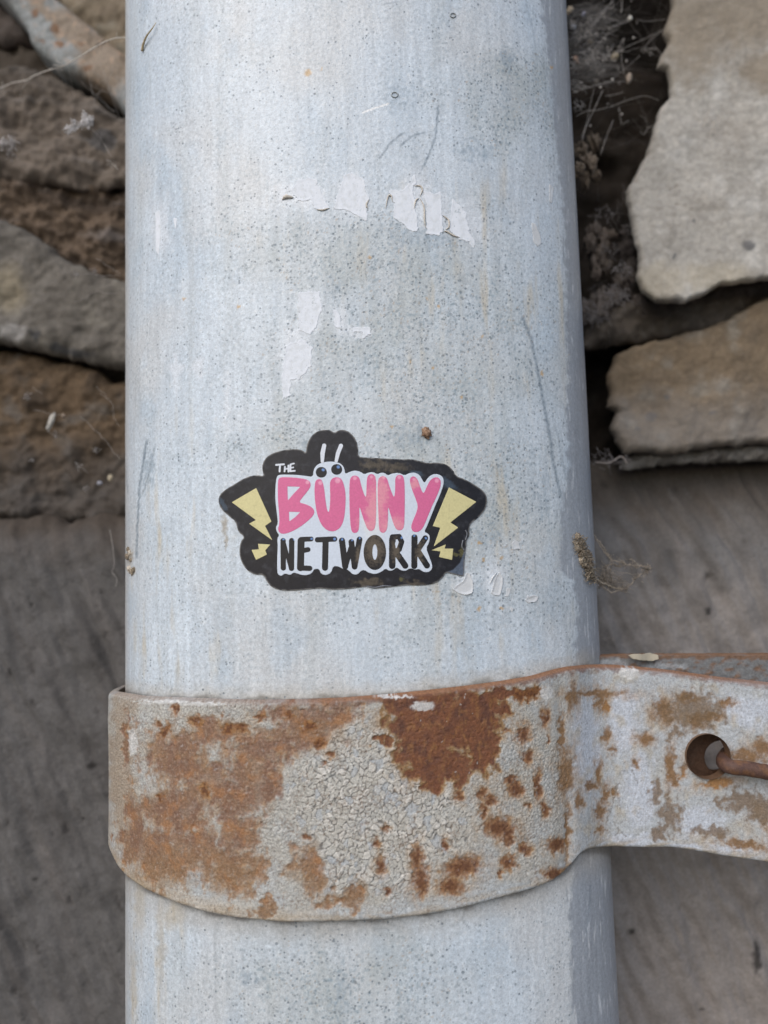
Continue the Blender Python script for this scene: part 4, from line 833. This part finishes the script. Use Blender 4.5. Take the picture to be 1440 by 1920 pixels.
for P, w in (([(1137, 1540), (1160, 1470), (1153, 1478)], .8), ([(1150, 1542), (1162, 1556), (1175, 1570)], 1.3), ([(1160, 1556), (1153, 1566)], 1.2), ([(1185, 1445), (1196, 1468)], 1.1), ([(1154, 1475), (1160, 1500), (1165, 1520)], 1.1)):
    c = mix(c, (.13, .10, .07), sm(w + 1, .3, line_d(QX + 5 * fbm(QX / 9, QY / 9, 3, 7), QY + 5 * fbm(QX / 9 + 4, QY / 9, 3, 8), P)) * .5)
hs = -.00012 * sm(6, 0, line_d(QX, QY, [(1190, 1372), (1215, 1374), (1225, 1366)])) ; hgt += hs
# --- rounded strap edges and the crease
rr = .00075; dd = np.minimum(zt - Z, Z - zb); e = np.clip(dd / rr, 0, 1); fall = rr * (1 - np.sqrt(np.clip(1 - (1 - e) ** 2, 0, 1)))
crease = -.0005 * np.exp(-((QX - 1066) / 9.0) ** 2) * sm(1400, 1560, QY) - .00025 * np.exp(-((QX - 1052) / 12.0) ** 2)
hh = hgt * np.clip(dd / .0003, 0, 1) - fall + crease
F3 = P3.copy(); F3[..., 0] += nxc * hh; F3[..., 1] += nyc * hh
# hole for the nail
def circle_cut(Pg, cxz, r, keep):
    dx = Pg[..., 0] - cxz[0]; dz = Pg[..., 2] - cxz[1]; d = np.hypot(dx, dz)
    ins = d < r; inside_face = ins[:-1, :-1] & ins[:-1, 1:] & ins[1:, 1:] & ins[1:, :-1]
    keep &= ~inside_face
    bd = np.zeros_like(ins); 
    for a, b in ((0, 0), (0, 1), (1, 0), (1, 1)):
        bd[a:a + keep.shape[0], b:b + keep.shape[1]] |= keep
    snap = ins & bd
    k_ = np.where(snap, r / np.maximum(d, 1e-9), 1)
    Pg[..., 0] = cxz[0] + dx * k_; Pg[..., 2] = cxz[1] + dz * k_
    return keep
def hole_wall(c2, r, ya, yb, n=64):
    th = np.linspace(0, 2 * np.pi, n, endpoint=False); V = np.concatenate([np.stack([c2[0] + r * np.cos(th), np.full(n, y_), c2[1] + r * np.sin(th)], -1) for y_ in (ya, yb)])
    k_ = np.arange(n); return V, np.stack([k_, k_ + n, (k_ + 1) % n + n, (k_ + 1) % n], -1)
hc = on_plane(np.array(1327.), np.array(1418.), ARMY + .0003); HR = 40.5 * (ARMY + .0003 + .1383) / FPX
keep = np.ones((nT - 1, nS - 1), bool); keep = circle_cut(F3, (hc[0], hc[2]), HR, keep)
sb = 3; ci = np.arange(0, nS, sb); ti = np.arange(0, nT, sb)
if ti[-1] != nT - 1: ti = np.append(ti, nT - 1)
if ci[-1] != nS - 1: ci = np.append(ci, nS - 1)
Bk = P3[np.ix_(ti, ci)].copy(); Bk[..., 0] -= nxc[ci] * TH; Bk[..., 1] -= nyc[ci] * TH
kb = np.ones((len(ti) - 1, len(ci) - 1), bool); kb = circle_cut(Bk, (hc[0], hc[2]), HR, kb)
V = [F3.reshape(-1, 3), Bk.reshape(-1, 3)]; nf = nT * nS; nb = len(ti) * len(ci); CC = [c.reshape(-1, 3), np.full((nb, 3), (.10, .065, .04))]
Fq = [grid_faces(nT, nS, keep=keep), grid_faces(len(ti), len(ci), nf, True, kb)]; off = nf + nb
for row, zz in ((nT - 1, zt), (0, zb)):                     # top and bottom edge faces, 4 rows across the thickness
    front = F3[row]; colr = c[row]; rows = []
    for q in np.linspace(0, 1, 5):
        back = np.stack([cx_ - nxc * TH, cy_ - nyc * TH, zz], -1)
        dome = .00022 * math.sin(q * math.pi) if row else .0004 * q
        pr = front * (1 - q) + back * q; pr = pr.copy(); pr[:, 2] += dome; rows.append(pr)
    rr_ = np.stack(rows); V.append(rr_.reshape(-1, 3)); CC.append(np.tile(colr, (5, 1)).reshape(-1, 3) if row else np.full((5 * nS, 3), (.12, .085, .06)))
    Fq.append(grid_faces(5, nS, off, flip=(row == 0))); off += 5 * nS
Vh, Fh = hole_wall((hc[0], hc[2]), HR, float(ARMY) - .0001, float(ARMY) + TH + .0008); V.append(Vh); CC.append(np.full((len(Vh), 3), (.17, .10, .06))); Fq.append(Fh + off); off += len(Vh)
V = np.concatenate(V); Fq = np.concatenate(Fq)
build('strap', V, Fq, np.full(len(Fq), 4), M_clamp, clamp, np.concatenate(CC))

# rear half of the clamp, seen behind the arm
RY = float(ARMY) + .0075
def rear_field(X, Y):
    top = np.interp(X, [1120, 1140, 1180, 1440, 1900], [1233, 1230, 1229, 1228, 1226]); bot = np.interp(X, [1120, 1440, 1900], [1560, 1575, 1600])
    f = np.minimum(np.minimum(Y - top, bot - Y), X - 1085) + 1.0 * fbm(X / 9, Y / 9, 3, 601)
    return np.minimum(f, np.hypot(X - 1353, Y - 1420) - 32)
def rearcol(X, Y):
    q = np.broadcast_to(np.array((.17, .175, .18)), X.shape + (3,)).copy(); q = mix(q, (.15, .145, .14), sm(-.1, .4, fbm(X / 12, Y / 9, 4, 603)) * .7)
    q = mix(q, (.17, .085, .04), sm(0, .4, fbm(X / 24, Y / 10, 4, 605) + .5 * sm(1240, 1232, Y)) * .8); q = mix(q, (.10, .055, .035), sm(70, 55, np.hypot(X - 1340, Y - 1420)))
    return mix(q, (.36, .38, .40), sm(.2, .5, blobs(X, Y, [(1150, 1245, 40, 14), (1250, 1250, 60, 8)], 9, 12, 5)) * .6)
X, Y, L, S, G = field_mesh(rear_field, 1080, 1215, 1800, 1610, 3)
T = on_plane(X, Y, np.full(X.shape, RY)); T[:, 1] -= .0002 * fbm(X / 10, Y / 10, 4, 7); B = on_plane(X, Y, np.full(X.shape, RY)); B[:, 1] += .004
V, L2, S2, uu = with_skirt(T, B, L, S, G); C = rearcol(X, Y); C = np.concatenate([C, mix(C[uu], (.26, .13, .06), np.full(len(uu), .7))]); build('rear_strap', V, L2, S2, M_clamp, clamp, C)
# lifted paint chip on its top edge
CH = [(1179, 1229), (1190, 1226), (1205, 1227), (1222, 1225), (1234, 1228), (1236, 1236), (1225, 1240), (1200, 1238), (1186, 1235)]
X, Y, L, S, G = field_mesh(ragged(CH, 1.0, 5), 1174, 1220, 1242, 1245, 1)
T = on_plane(X, Y, np.full(X.shape, RY - .0016)); T[:, 1] -= .0004 * np.sin((X - 1180) / 9); B = T.copy(); B[:, 1] += .0006
V, L2, S2, uu = with_skirt(T, B, L, S, G); build('paint_chip', V, L2, S2, M_film, clamp, np.full((len(V), 3), (.42, .38, .30)))

# nail through the holes
ys = float(ARMY)
NP = [(1400, 1385, ys + .055), (1384, 1398, ys + .030), (1370, 1408, ys + .016), (1359, 1420, ys + .005), (1358, 1431, ys - .0003), (1372, 1438, ys - .0023), (1400, 1441, ys - .0024), (1440, 1448, ys - .0024), (1500, 1458, ys - .0028), (1580, 1474, ys - .004)]
pts = smooth_path([on_plane(np.array(float(a)), np.array(float(b)), q) for a, b, q in NP], 10)
V, F, T3 = tube(pts, .00140, 18, 1 + .05 * perlin(np.arange(len(pts)) * .5, np.zeros(len(pts)), 9))
tcol = mix(np.full((len(V), 3), (.11, .06, .045)), (.18, .09, .045), sm(-.1, .4, fbm(V[:, 0] * 500, V[:, 2] * 900, 4, 8)))
tcol = mix(tcol, (.085, .05, .045), sm(0, .5, fbm(V[:, 0] * 300 + 8, V[:, 2] * 500, 3, 18)))
b = Bag(); b.add(V, F, T3, col=tcol); nail = b.build('bent_nail', M_clamp, loc=pts[45])
tag(nail, 'brown rusty bent rod coming out of the hole in the clamp arm', 'nail')

# ------------------------------------------------------------------ cobwebs and debris
R = random.Random(11)
def thread(bag, p, q, Yp, Yq, sag=0, wob=2.0, r=.00006, col=(.5, .48, .45), n=10, bead=0.0):
    t = np.linspace(0, 1, n); x = p[0] + (q[0] - p[0]) * t; y = p[1] + (q[1] - p[1]) * t + sag * np.sin(np.pi * t)
    s = R.random() * 90; x = x + wob * perlin(t * 4 + s, t * 0, 3); y = y + wob * perlin(t * 4 + s + 9, t * 0, 4)
    P = on_plane(x, y, Yp + (Yq - Yp) * t)
    V, F, T3 = tube(P, r, 4, 1 + bead * np.abs(perlin(t * 13 + s, t * 0, 6)) * 3); bag.add(V, F, T3, col=col)
def web_path(bag, pts, r, col, n=6, jitter=0.0):
    P = [on_plane(np.array(float(a)), np.array(float(b)), y) for a, b, y in pts]; Q = smooth_path(P, n)
    if jitter: Q = Q + (np.random.default_rng(len(Q)).random(Q.shape) - .5) * jitter
    tp = 1 + .5 * perlin(np.arange(len(Q)) * .8, np.full(len(Q), len(Q) * 1.), 3); V, F, T3 = tube(Q, r, 5, tp); bag.add(V, F, T3, col=col)
def fluff(bag, cx, cy, Y, rad, n, col, r=.00005, asp=1.0):
    for _ in range(n):
        a = R.random() * 6.28; d = rad * R.random() ** .6; x, y = cx + d * math.cos(a), cy + d * asp * math.sin(a); P = []
        dx, dy = R.uniform(-1, 1), R.uniform(-1, 1); yy_ = Y + R.uniform(-.0008, .0008)
        for k in range(7):
            P.append(on_plane(np.array(x), np.array(y), yy_)); x += dx * rad * .12; y += dy * rad * .12; dx += R.uniform(-.9, .9); dy += R.uniform(-.9, .9); dx *= .8; dy *= .8; yy_ += R.uniform(-.0004, .0004)
        V, F, T3 = tube(P, r, 4); bag.add(V, F, T3, col=np.array(col) * R.uniform(.6, 1.15))
# 1 long strand, upper left
b = Bag(); sc1 = (.50, .47, .43)
web_path(b, [(-60, 172, .062), (0, 164, .058), (22, 156, .056), (50, 150, .052), (64, 142, .05), (90, 132, .046), (118, 124, .042), (150, 106, .038), (178, 89, .034), (200, 77, .031), (220, 71, .030), (240, 71, .0285), (252, 72, .0245)], .00012, (.62, .58, .53))
web_path(b, [(64, 142, .05), (50, 155, .052), (40, 170, .055), (38, 190, .058)], .00006, sc1)
web_path(b, [(118, 124, .042), (98, 122, .043)], .00008, sc1); web_path(b, [(122, 123, .041), (104, 113, .043)], .00006, sc1); web_path(b, [(126, 122, .042), (132, 140, .045), (134, 160, .05), (140, 185, .055)], .00005, sc1)
web_path(b, [(112, 128, .042), (112, 145, .045)], .00005, sc1); web_path(b, [(150, 106, .038), (170, 92, .036), (178, 86, .035)], .00005, sc1); web_path(b, [(219, 71, .030), (219, 62, .030)], .00005, sc1)
fluff(b, 188, 82, .033, 7, 22, (.16, .13, .11)); fluff(b, 112, 130, .043, 7, 14, sc1); fluff(b, 8, 168, .057, 9, 20, sc1)
for _ in range(16): thread(b, (R.uniform(150, 220), R.uniform(110, 190)), (R.uniform(170, 226), R.uniform(150, 230)), .05, .045, 0, 3, .00003, (.28, .26, .24))
tag(b.build('cobweb', M_silk, loc=on_plane(np.array(120.), np.array(122.), .042)), 'long single cobweb strand stretched across the upper left wall to the pipe', 'cobweb')
# 2 white tuft left
b = Bag(); wc = (.85, .83, .83)
for (x, y, r_, n) in ((128, 243, 8, 30), (140, 238, 7, 24), (138, 228, 5, 16), (152, 234, 7, 24), (162, 222, 9, 34), (166, 234, 7, 26), (158, 230, 6, 18), (170, 224, 6, 16)): fluff(b, x, y, .036, r_, int(n * 1.5), wc, .00010)
web_path(b, [(168, 238, .037), (190, 262, .051), (208, 292, .049)], .00005, sc1); web_path(b, [(200, 300, .048), (212, 308, .047), (221, 318, .045)], .00007, sc1); fluff(b, 210, 306, .048, 10, 18, sc1)
tag(b.build('silk_tuft', M_silk, loc=on_plane(np.array(150.), np.array(232.), .036)), 'small white silk tuft hanging in front of the brown stone left of the pipe', 'silk tuft')
b = Bag(); fluff(b, 14, 268, .045, 16, 60, (.55, .52, .51), .00009); fluff(b, 24, 292, .058, 9, 12, (.4, .37, .35), .00008)
tag(b.build('silk_tuft', M_silk, loc=on_plane(np.array(15.), np.array(270.), .058)), 'thin grey silk tuft at the left edge of the wall below the long strand', 'silk tuft')
# 3 pale shed husk, left
def husk(px, py, Y, rx, rz, ang, col, label, name='seed_husk', cat='husk', seed=1, group=None, amp=.25):
    c = on_plane(np.array(float(px)), np.array(float(py)), Y); k_ = (Y + .138) / FPX
    rx *= .85; rz *= .85; V, F = ico((0, 0, 0), (rx * k_, rx * k_ * .8, rz * k_), seed, amp, 2.2, 12); a = math.radians(ang)
    Rm = np.array([[math.cos(a), 0, math.sin(a)], [0, 1, 0], [-math.sin(a), 0, math.cos(a)]]); V = V @ Rm.T + c
    t = sm(-.1, .4, fbm(V[:, 0] * 2500, V[:, 2] * 2500, 3, seed)); C = mix(np.broadcast_to(np.array(col, float), V.shape).copy(), np.array(col) * .55, t)
    b = Bag(); b.add(V, F, col=C); o = b.build(name, M_husk, loc=c); tag(o, label, cat, group); return o
husk(96, 790, .050, 6, 21, 22, (.48, .46, .42), 'long pale dried husk caught in silk left of the sticker', seed=2, amp=.35)
husk(119, 780, .051, 5, 6, 0, (.26, .20, .15), 'small brown crumb beside the long pale husk left of the pipe', 'crumb', 'crumb', 5)
husk(207, 896, .055, 6, 8, 0, (.44, .38, .28), 'cream coloured crumb near the pipe, lower of the left side debris', 'crumb', 'crumb', 6)
husk(187, 906, .056, 6, 5, 0, (.34, .34, .38), 'grey crumb just left of the cream crumb beside the pipe', 'crumb', 'crumb', 7)
b = Bag()
for P in ([(190, 738), (205, 750), (211, 758), (212, 775), (222, 800)], [(60, 726), (78, 738)], [(172, 842), (182, 846), (190, 840)], [(140, 868), (152, 876), (165, 886)], [(150, 515), (200, 516), (226, 515)], [(178, 485), (205, 500), (225, 512)],
          [(140, 568), (160, 558), (178, 548), (222, 550)], [(180, 725), (198, 740)], [(150, 780), (172, 800), (200, 830), (225, 860)], [(60, 770), (95, 775), (120, 778)], [(90, 810), (108, 818)]):
    web_path(b, [(x, y, .048 - .00003 * max(0, x - 100)) for x, y in P], .00004, (.30, .28, .26), 6, .0005)
for (x, y, r_) in ((50, 744, 8), (144, 514, 7), (178, 508, 6), (60, 863, 4), (148, 874, 7), (160, 915, 6), (180, 845, 5), (104, 815, 6)): fluff(b, x, y, .050, r_, 14, (.40, .38, .37), .00007)
tag(b.build('cobweb', M_silk, loc=on_plane(np.array(150.), np.array(780.), .05)), 'faint loose cobweb threads with dust flecks left of the sticker', 'cobweb')
b = Bag(); web_path(b, [(206, 993, .046), (212, 1030, .045), (214, 1060, .045), (210, 1072, .045), (219, 1085, .044), (217, 1100, .044)], .000065, (.33, .31, .29))
tag(b.build('cobweb', M_silk, loc=on_plane(np.array(212.), np.array(1050.), .045)), 'single wavy thread hanging by the left edge of the pipe below the sticker', 'cobweb')
# 4 tangled web in the upper right cavity
b = Bag(); wd = (.30, .28, .26)
for pts_ in ([(1100, 62), (1120, 40), (1140, 12), (1155, -10)], [(1096, 60), (1115, 42), (1130, 22), (1152, 0)], [(1165, -20), (1166, 12), (1164, 25)], [(1178, 36), (1160, 42), (1145, 55), (1136, 68), (1124, 78), (1114, 78)], [(1178, 40), (1160, 46), (1148, 50)], [(1136, 68), (1122, 82), (1115, 90)],
             [(1250, 36), (1215, 40), (1195, 37)], [(1290, 38), (1255, 50), (1210, 72), (1175, 88), (1160, 98), (1120, 108), (1090, 100)], [(1250, 54), (1225, 70), (1208, 92), (1216, 98), (1226, 102)], [(1200, 104), (1180, 122), (1165, 134), (1148, 148)], [(1145, 152), (1130, 156), (1110, 162), (1075, 172)],
             [(1172, 152), (1140, 155), (1120, 158)], [(1170, 72), (1165, 100), (1168, 125), (1170, 140)], [(1170, 70), (1160, 90), (1150, 108)], [(1080, 218), (1100, 208), (1120, 206), (1150, 198), (1170, 190), (1208, 180), (1235, 188)], [(1114, 165), (1106, 200), (1100, 230), (1090, 258)], [(1130, 170), (1114, 205), (1098, 240), (1092, 262)],
             [(1228, 234), (1215, 240), (1208, 252), (1200, 246)], [(1200, 216), (1210, 224), (1214, 240)], [(1160, 200), (1164, 228), (1166, 232), (1180, 226)], [(1150, 225), (1135, 262), (1126, 290)], [(1080, 108), (1062, 110), (1050, 108)], [(1245, 110), (1230, 90), (1210, 95)], [(1170, 172), (1150, 178), (1135, 180)]):
    web_path(b, [(x, y, .044 + .00006 * abs(x - 1080)) for x, y in pts_], .00004 if R.random() < .7 else .00006, np.array(wd) * R.uniform(1.0, 1.9))
for _ in range(420):
    x, y = R.gauss(1090, 22), R.uniform(10, 150); a = R.uniform(-.5, .35); L_ = R.uniform(12, 60)
    x = max(x, 1066); thread(b, (x, y), (x + L_ * math.cos(a), y + L_ * math.sin(a) * (1 if R.random() < .5 else -1)), .042 + R.random() * .02, .045 + R.random() * .025, R.uniform(-5, 9), 5, .00004, np.array(wd) * R.uniform(.35, 1.5), 8)
for _ in range(60):
    x, y = R.uniform(1075, 1240), R.uniform(-20, 330); a = R.uniform(-1.3, 1.3); L_ = R.uniform(30, 110)
    thread(b, (x, y), (min(x + L_ * math.cos(a), 1262), y - L_ * math.sin(a)), .05 + R.random() * .03, .05 + R.random() * .03, R.uniform(-3, 6), 5, .00003, np.array(wd) * R.uniform(.3, .8), 8)
for (x, y, r_, n) in ((1072, 70, 12, 50), (1078, 95, 15, 60), (1095, 120, 20, 70), (1110, 135, 18, 40), (1090, 150, 20, 40), (1115, 95, 16, 30), (1068, 30, 10, 30), (1222, 96, 8, 14), (1208, 94, 6, 14), (1125, 130, 18, 30)): fluff(b, x, y, .047, r_, n, np.array(wd) * 1.1, .00005)
for (x, y, r_, n) in ((1074, 45, 10, 40), (1076, 120, 12, 50), (1080, 160, 12, 40), (1086, 200, 10, 24), (1100, 60, 22, 50), (1120, 110, 26, 50)): fluff(b, x, y, .044, r_, n, np.array(wd) * 1.7, .00005)
for _ in range(70):
    x, y = R.gauss(1115, 35), R.gauss(95, 60)
    if x < 1066: continue
    V, F = ico(on_plane(np.array(x), np.array(y), .046 + R.random() * .01), tuple(.00018 * R.uniform(.6, 2.2) for _ in range(3)), R.randrange(90), .4, 2, 4); b.add(V, F, col=np.array(wd) * R.uniform(.6, 1.9))
tag(b.build('cobweb', M_silk, loc=on_plane(np.array(1120.), np.array(110.), .05)), 'dense tangled dusty cobweb in the dark gap at the upper right of the pipe', 'cobweb')
HU = [(1068, 19, .046, 6, 10, 35, (.62, .50, .36), 'cream husk at the top of the tangled web, touching the pipe'), (1094, 26, .048, 4, 6, 15, (.33, .33, .40), 'small bluish grey husk near the top of the tangled web'), (1075, 51, .046, 6, 4, 30, (.85, .86, .92), 'bright white speck in the web right beside the pipe'),
      (1181, 34, .050, 5, 6, 20, (.72, .70, .64), 'white pointed husk high in the middle of the dark gap'), (1153, 106, .050, 8, 9, 10, (.38, .32, .22), 'round tan husk in the middle of the tangled web'), (1179, 147, .051, 6, 13, 8, (.40, .33, .27), 'upright oval brownish husk below the tangled web'),
      (1118, 152, .049, 5, 6, 20, (.42, .37, .31), 'small grey brown husk at the lower left of the tangled web'), (1148, 149, .050, 3, 3, 0, (.8, .78, .74), 'tiny white speck at the end of a web thread'), (1080, 112, .046, 5, 9, -25, (.44, .28, .20), 'reddish brown bit caught in the web beside the pipe'), (1106, 80, .05, 6, 6, 0, (.15, .12, .08), 'dark olive crumb within the tangled web')]
for k, (x, y, Y, rx_, rz_, an, co, lb) in enumerate(HU): husk(x, y, Y, rx_, rz_, an, co, lb, seed=20 + k, group='husks caught in the upper right cobweb', amp=.4)
# small web rags lower in the cavity
b = Bag()
for (x, y, r_, n) in ((1130, 400, 20, 18), (1170, 505, 20, 34), (1160, 545, 22, 40), (1120, 590, 22, 40), (1105, 600, 14, 18), (1150, 470, 16, 16), (1180, 430, 14, 12), (1130, 864, 22, 30), (1170, 866, 14, 16), (1155, 560, 24, 30)): fluff(b, x, y, .052, r_, n, (.26, .24, .235), .00007, .7)
for _ in range(24):
    x, y = R.uniform(1100, 1185), R.uniform(330, 620); thread(b, (x, y), (x + R.uniform(-25, 40), y + R.uniform(-50, 50)), .054, .058, 2, 5, .00004, (.2, .185, .18), 8)
web_path(b, [(1117, 866, .05), (1130, 868, .05), (1145, 867, .051), (1165, 856, .052), (1176, 869, .052)], .00016, (.38, .33, .30))
tag(b.build('cobweb', M_silk, loc=on_plane(np.array(1150.), np.array(560.), .052)), 'ragged grey cobweb scraps in the gap beside the big pale stone', 'cobweb')
# 5 fibrous tuft hanging from the right edge of the pipe
b = Bag(); k11 = lambda L, y0, y1: [(1040 + x * .15625, 960 + y * .15625, y0 + (y1 - y0) * i / (len(L) - 1)) for i, (x, y) in enumerate(L)]
fc = (.33, .285, .235)
web_path(b, k11([(480, 300), (540, 360), (600, 440), (620, 500), (690, 570), (780, 600), (880, 630), (1010, 640), (1110, 660), (1150, 680)], .026, .030), .00013, fc, 6, .0003)
web_path(b, k11([(420, 200), (470, 270), (540, 390), (610, 500), (720, 620), (780, 655), (860, 630)], .024, .030), .00010, fc, 6, .0002)
web_path(b, k11([(1150, 680), (1080, 720), (980, 790), (930, 850), (850, 910), (760, 945), (680, 965), (620, 920), (550, 870), (500, 820)], .030, .026), .00012, fc, 6, .0003)
web_path(b, k11([(860, 920), (780, 920), (700, 900), (640, 880), (560, 840), (480, 790), (420, 740)], .029, .024), .00014, (.42, .36, .28), 6, .0004)
web_path(b, k11([(640, 640), (700, 625), (740, 655), (800, 650)], .028, .030), .00010, fc); web_path(b, k11([(900, 570), (930, 570), (980, 620), (1020, 640)], .03, .03), .00010, fc, 6, .0002); web_path(b, k11([(280, 250), (310, 215), (370, 190), (430, 205), (480, 290)], .022, .026), .00009, (.6, .56, .5))
for (x, y, r_, n) in ((1138, 1065, 9, 40), (1215, 1066, 8, 30), (1170, 1104, 7, 26), (1148, 1098, 9, 26), (1130, 1090, 12, 50), (1165, 1056, 12, 20), (1190, 1058, 10, 16), (1145, 1045, 8, 14), (1195, 1085, 9, 12), (1210, 1072, 8, 20)): fluff(b, x, y, .028, r_, n, fc, .00007)
for _ in range(46): thread(b, (R.uniform(1112, 1150), R.uniform(1060, 1098)), (R.uniform(1140, 1195), R.uniform(1075, 1112)), .026, .029, 3, 5, .00004, np.array(fc) * R.uniform(.6, 1.2), 8)
def blob_on_pipe(bag, L, seed, cols):
    for k, (x, y, r_) in enumerate(L):
        c0 = on_pipe(np.array(float(x)), np.array(float(y)), r_ * .00004); V, F = ico(c0, tuple(r_ * .000085 * q for q in (1.0, .5, 1.2)), seed + k, .95, 3.3, 14); bag.add(V, F, col=np.array(cols[k % len(cols)]) * R.uniform(.75, 1.2))
blob_on_pipe(b, [(1080, 1006, 5), (1084, 1005, 4), (1078, 1018, 4), (1080, 1026, 5), (1086, 1030, 5), (1093, 1032, 6), (1101, 1040, 7), (1096, 1046, 6), (1088, 1048, 5), (1100, 1052, 7), (1092, 1058, 6), (1099, 1064, 6), (1104, 1070, 6), (1103, 1058, 5), (1108, 1078, 6), (1112, 1084, 5), (1086, 1040, 4)], 60,
             [(.30, .25, .19), (.20, .16, .12), (.42, .36, .28), (.56, .49, .39), (.24, .19, .14)])
for _ in range(190):
    t = R.random(); x = 1080 + 30 * t + R.uniform(-7, 7); y = 1005 + 85 * t + R.uniform(-7, 7); P = [on_pipe(np.array(x + R.uniform(-8, 8)), np.array(y + R.uniform(-8, 8)), R.uniform(.0001, .0009)) for _ in range(3)]; V, F, T3 = tube(smooth_path(P, 4), .00006, 4); b.add(V, F, T3, col=(.30, .25, .19))
tag(b.build('fibre_tuft', M_silk, loc=on_pipe(np.array(1100.), np.array(1050.), .0)), 'brown dusty fibre tuft looping off the right edge of the pipe above the clamp', 'fibre tuft')
# crumbs on the pipe
c0 = on_pipe(np.array(799.), np.array(812.), .0004); V, F = ico((0, 0, 0), (.00075, .0005, .00098), 71, .5, 2, 12); a = .5; Rm = np.array([[math.cos(a), 0, math.sin(a)], [0, 1, 0], [-math.sin(a), 0, math.cos(a)]]); V = V @ Rm + c0
C = mix(np.full((len(V), 3), (.25, .155, .10)), (.40, .27, .19), sm(-.1, .4, fbm(V[:, 0] * 3000, V[:, 2] * 3000, 3, 5))); b = Bag(); b.add(V, F, col=C)
tag(b.build('crumb', M_husk, loc=c0), 'brown angular crumb stuck on the pipe just above the sticker', 'crumb')
b = Bag(); blob_on_pipe(b, [(242, 1030, 4), (245, 1036, 4), (241, 1043, 5), (246, 1050, 3), (244, 1066, 5), (249, 1072, 5), (252, 1068, 4)], 90, [(.28, .23, .17), (.50, .45, .38), (.36, .30, .23)])
tag(b.build('dirt_crumbs', M_husk, loc=on_pipe(np.array(245.), np.array(1050.), 0.)), 'little cluster of brown dirt stuck near the left edge of the pipe', 'dirt')
P = [on_pipe(np.array(float(x)), np.array(float(y)), h) for x, y, h in ((268, 97, .0002), (273, 84, .0005), (282, 70, .0008), (290, 58, .0007), (295, 44, .0003))]
Q = smooth_path(P, 6); V, F, T3 = tube(Q, .00022, 5, np.linspace(1.3, .3, len(Q))); b = Bag(); b.add(V, F, T3, col=(.42, .33, .19)); fluff(b, 262, 75, .021, 7, 12, (.25, .25, .25), .00003)
tag(b.build('grass_stem', M_husk, loc=Q[8]), 'short dry yellow grass stem stuck on the upper left of the pipe', 'stem')
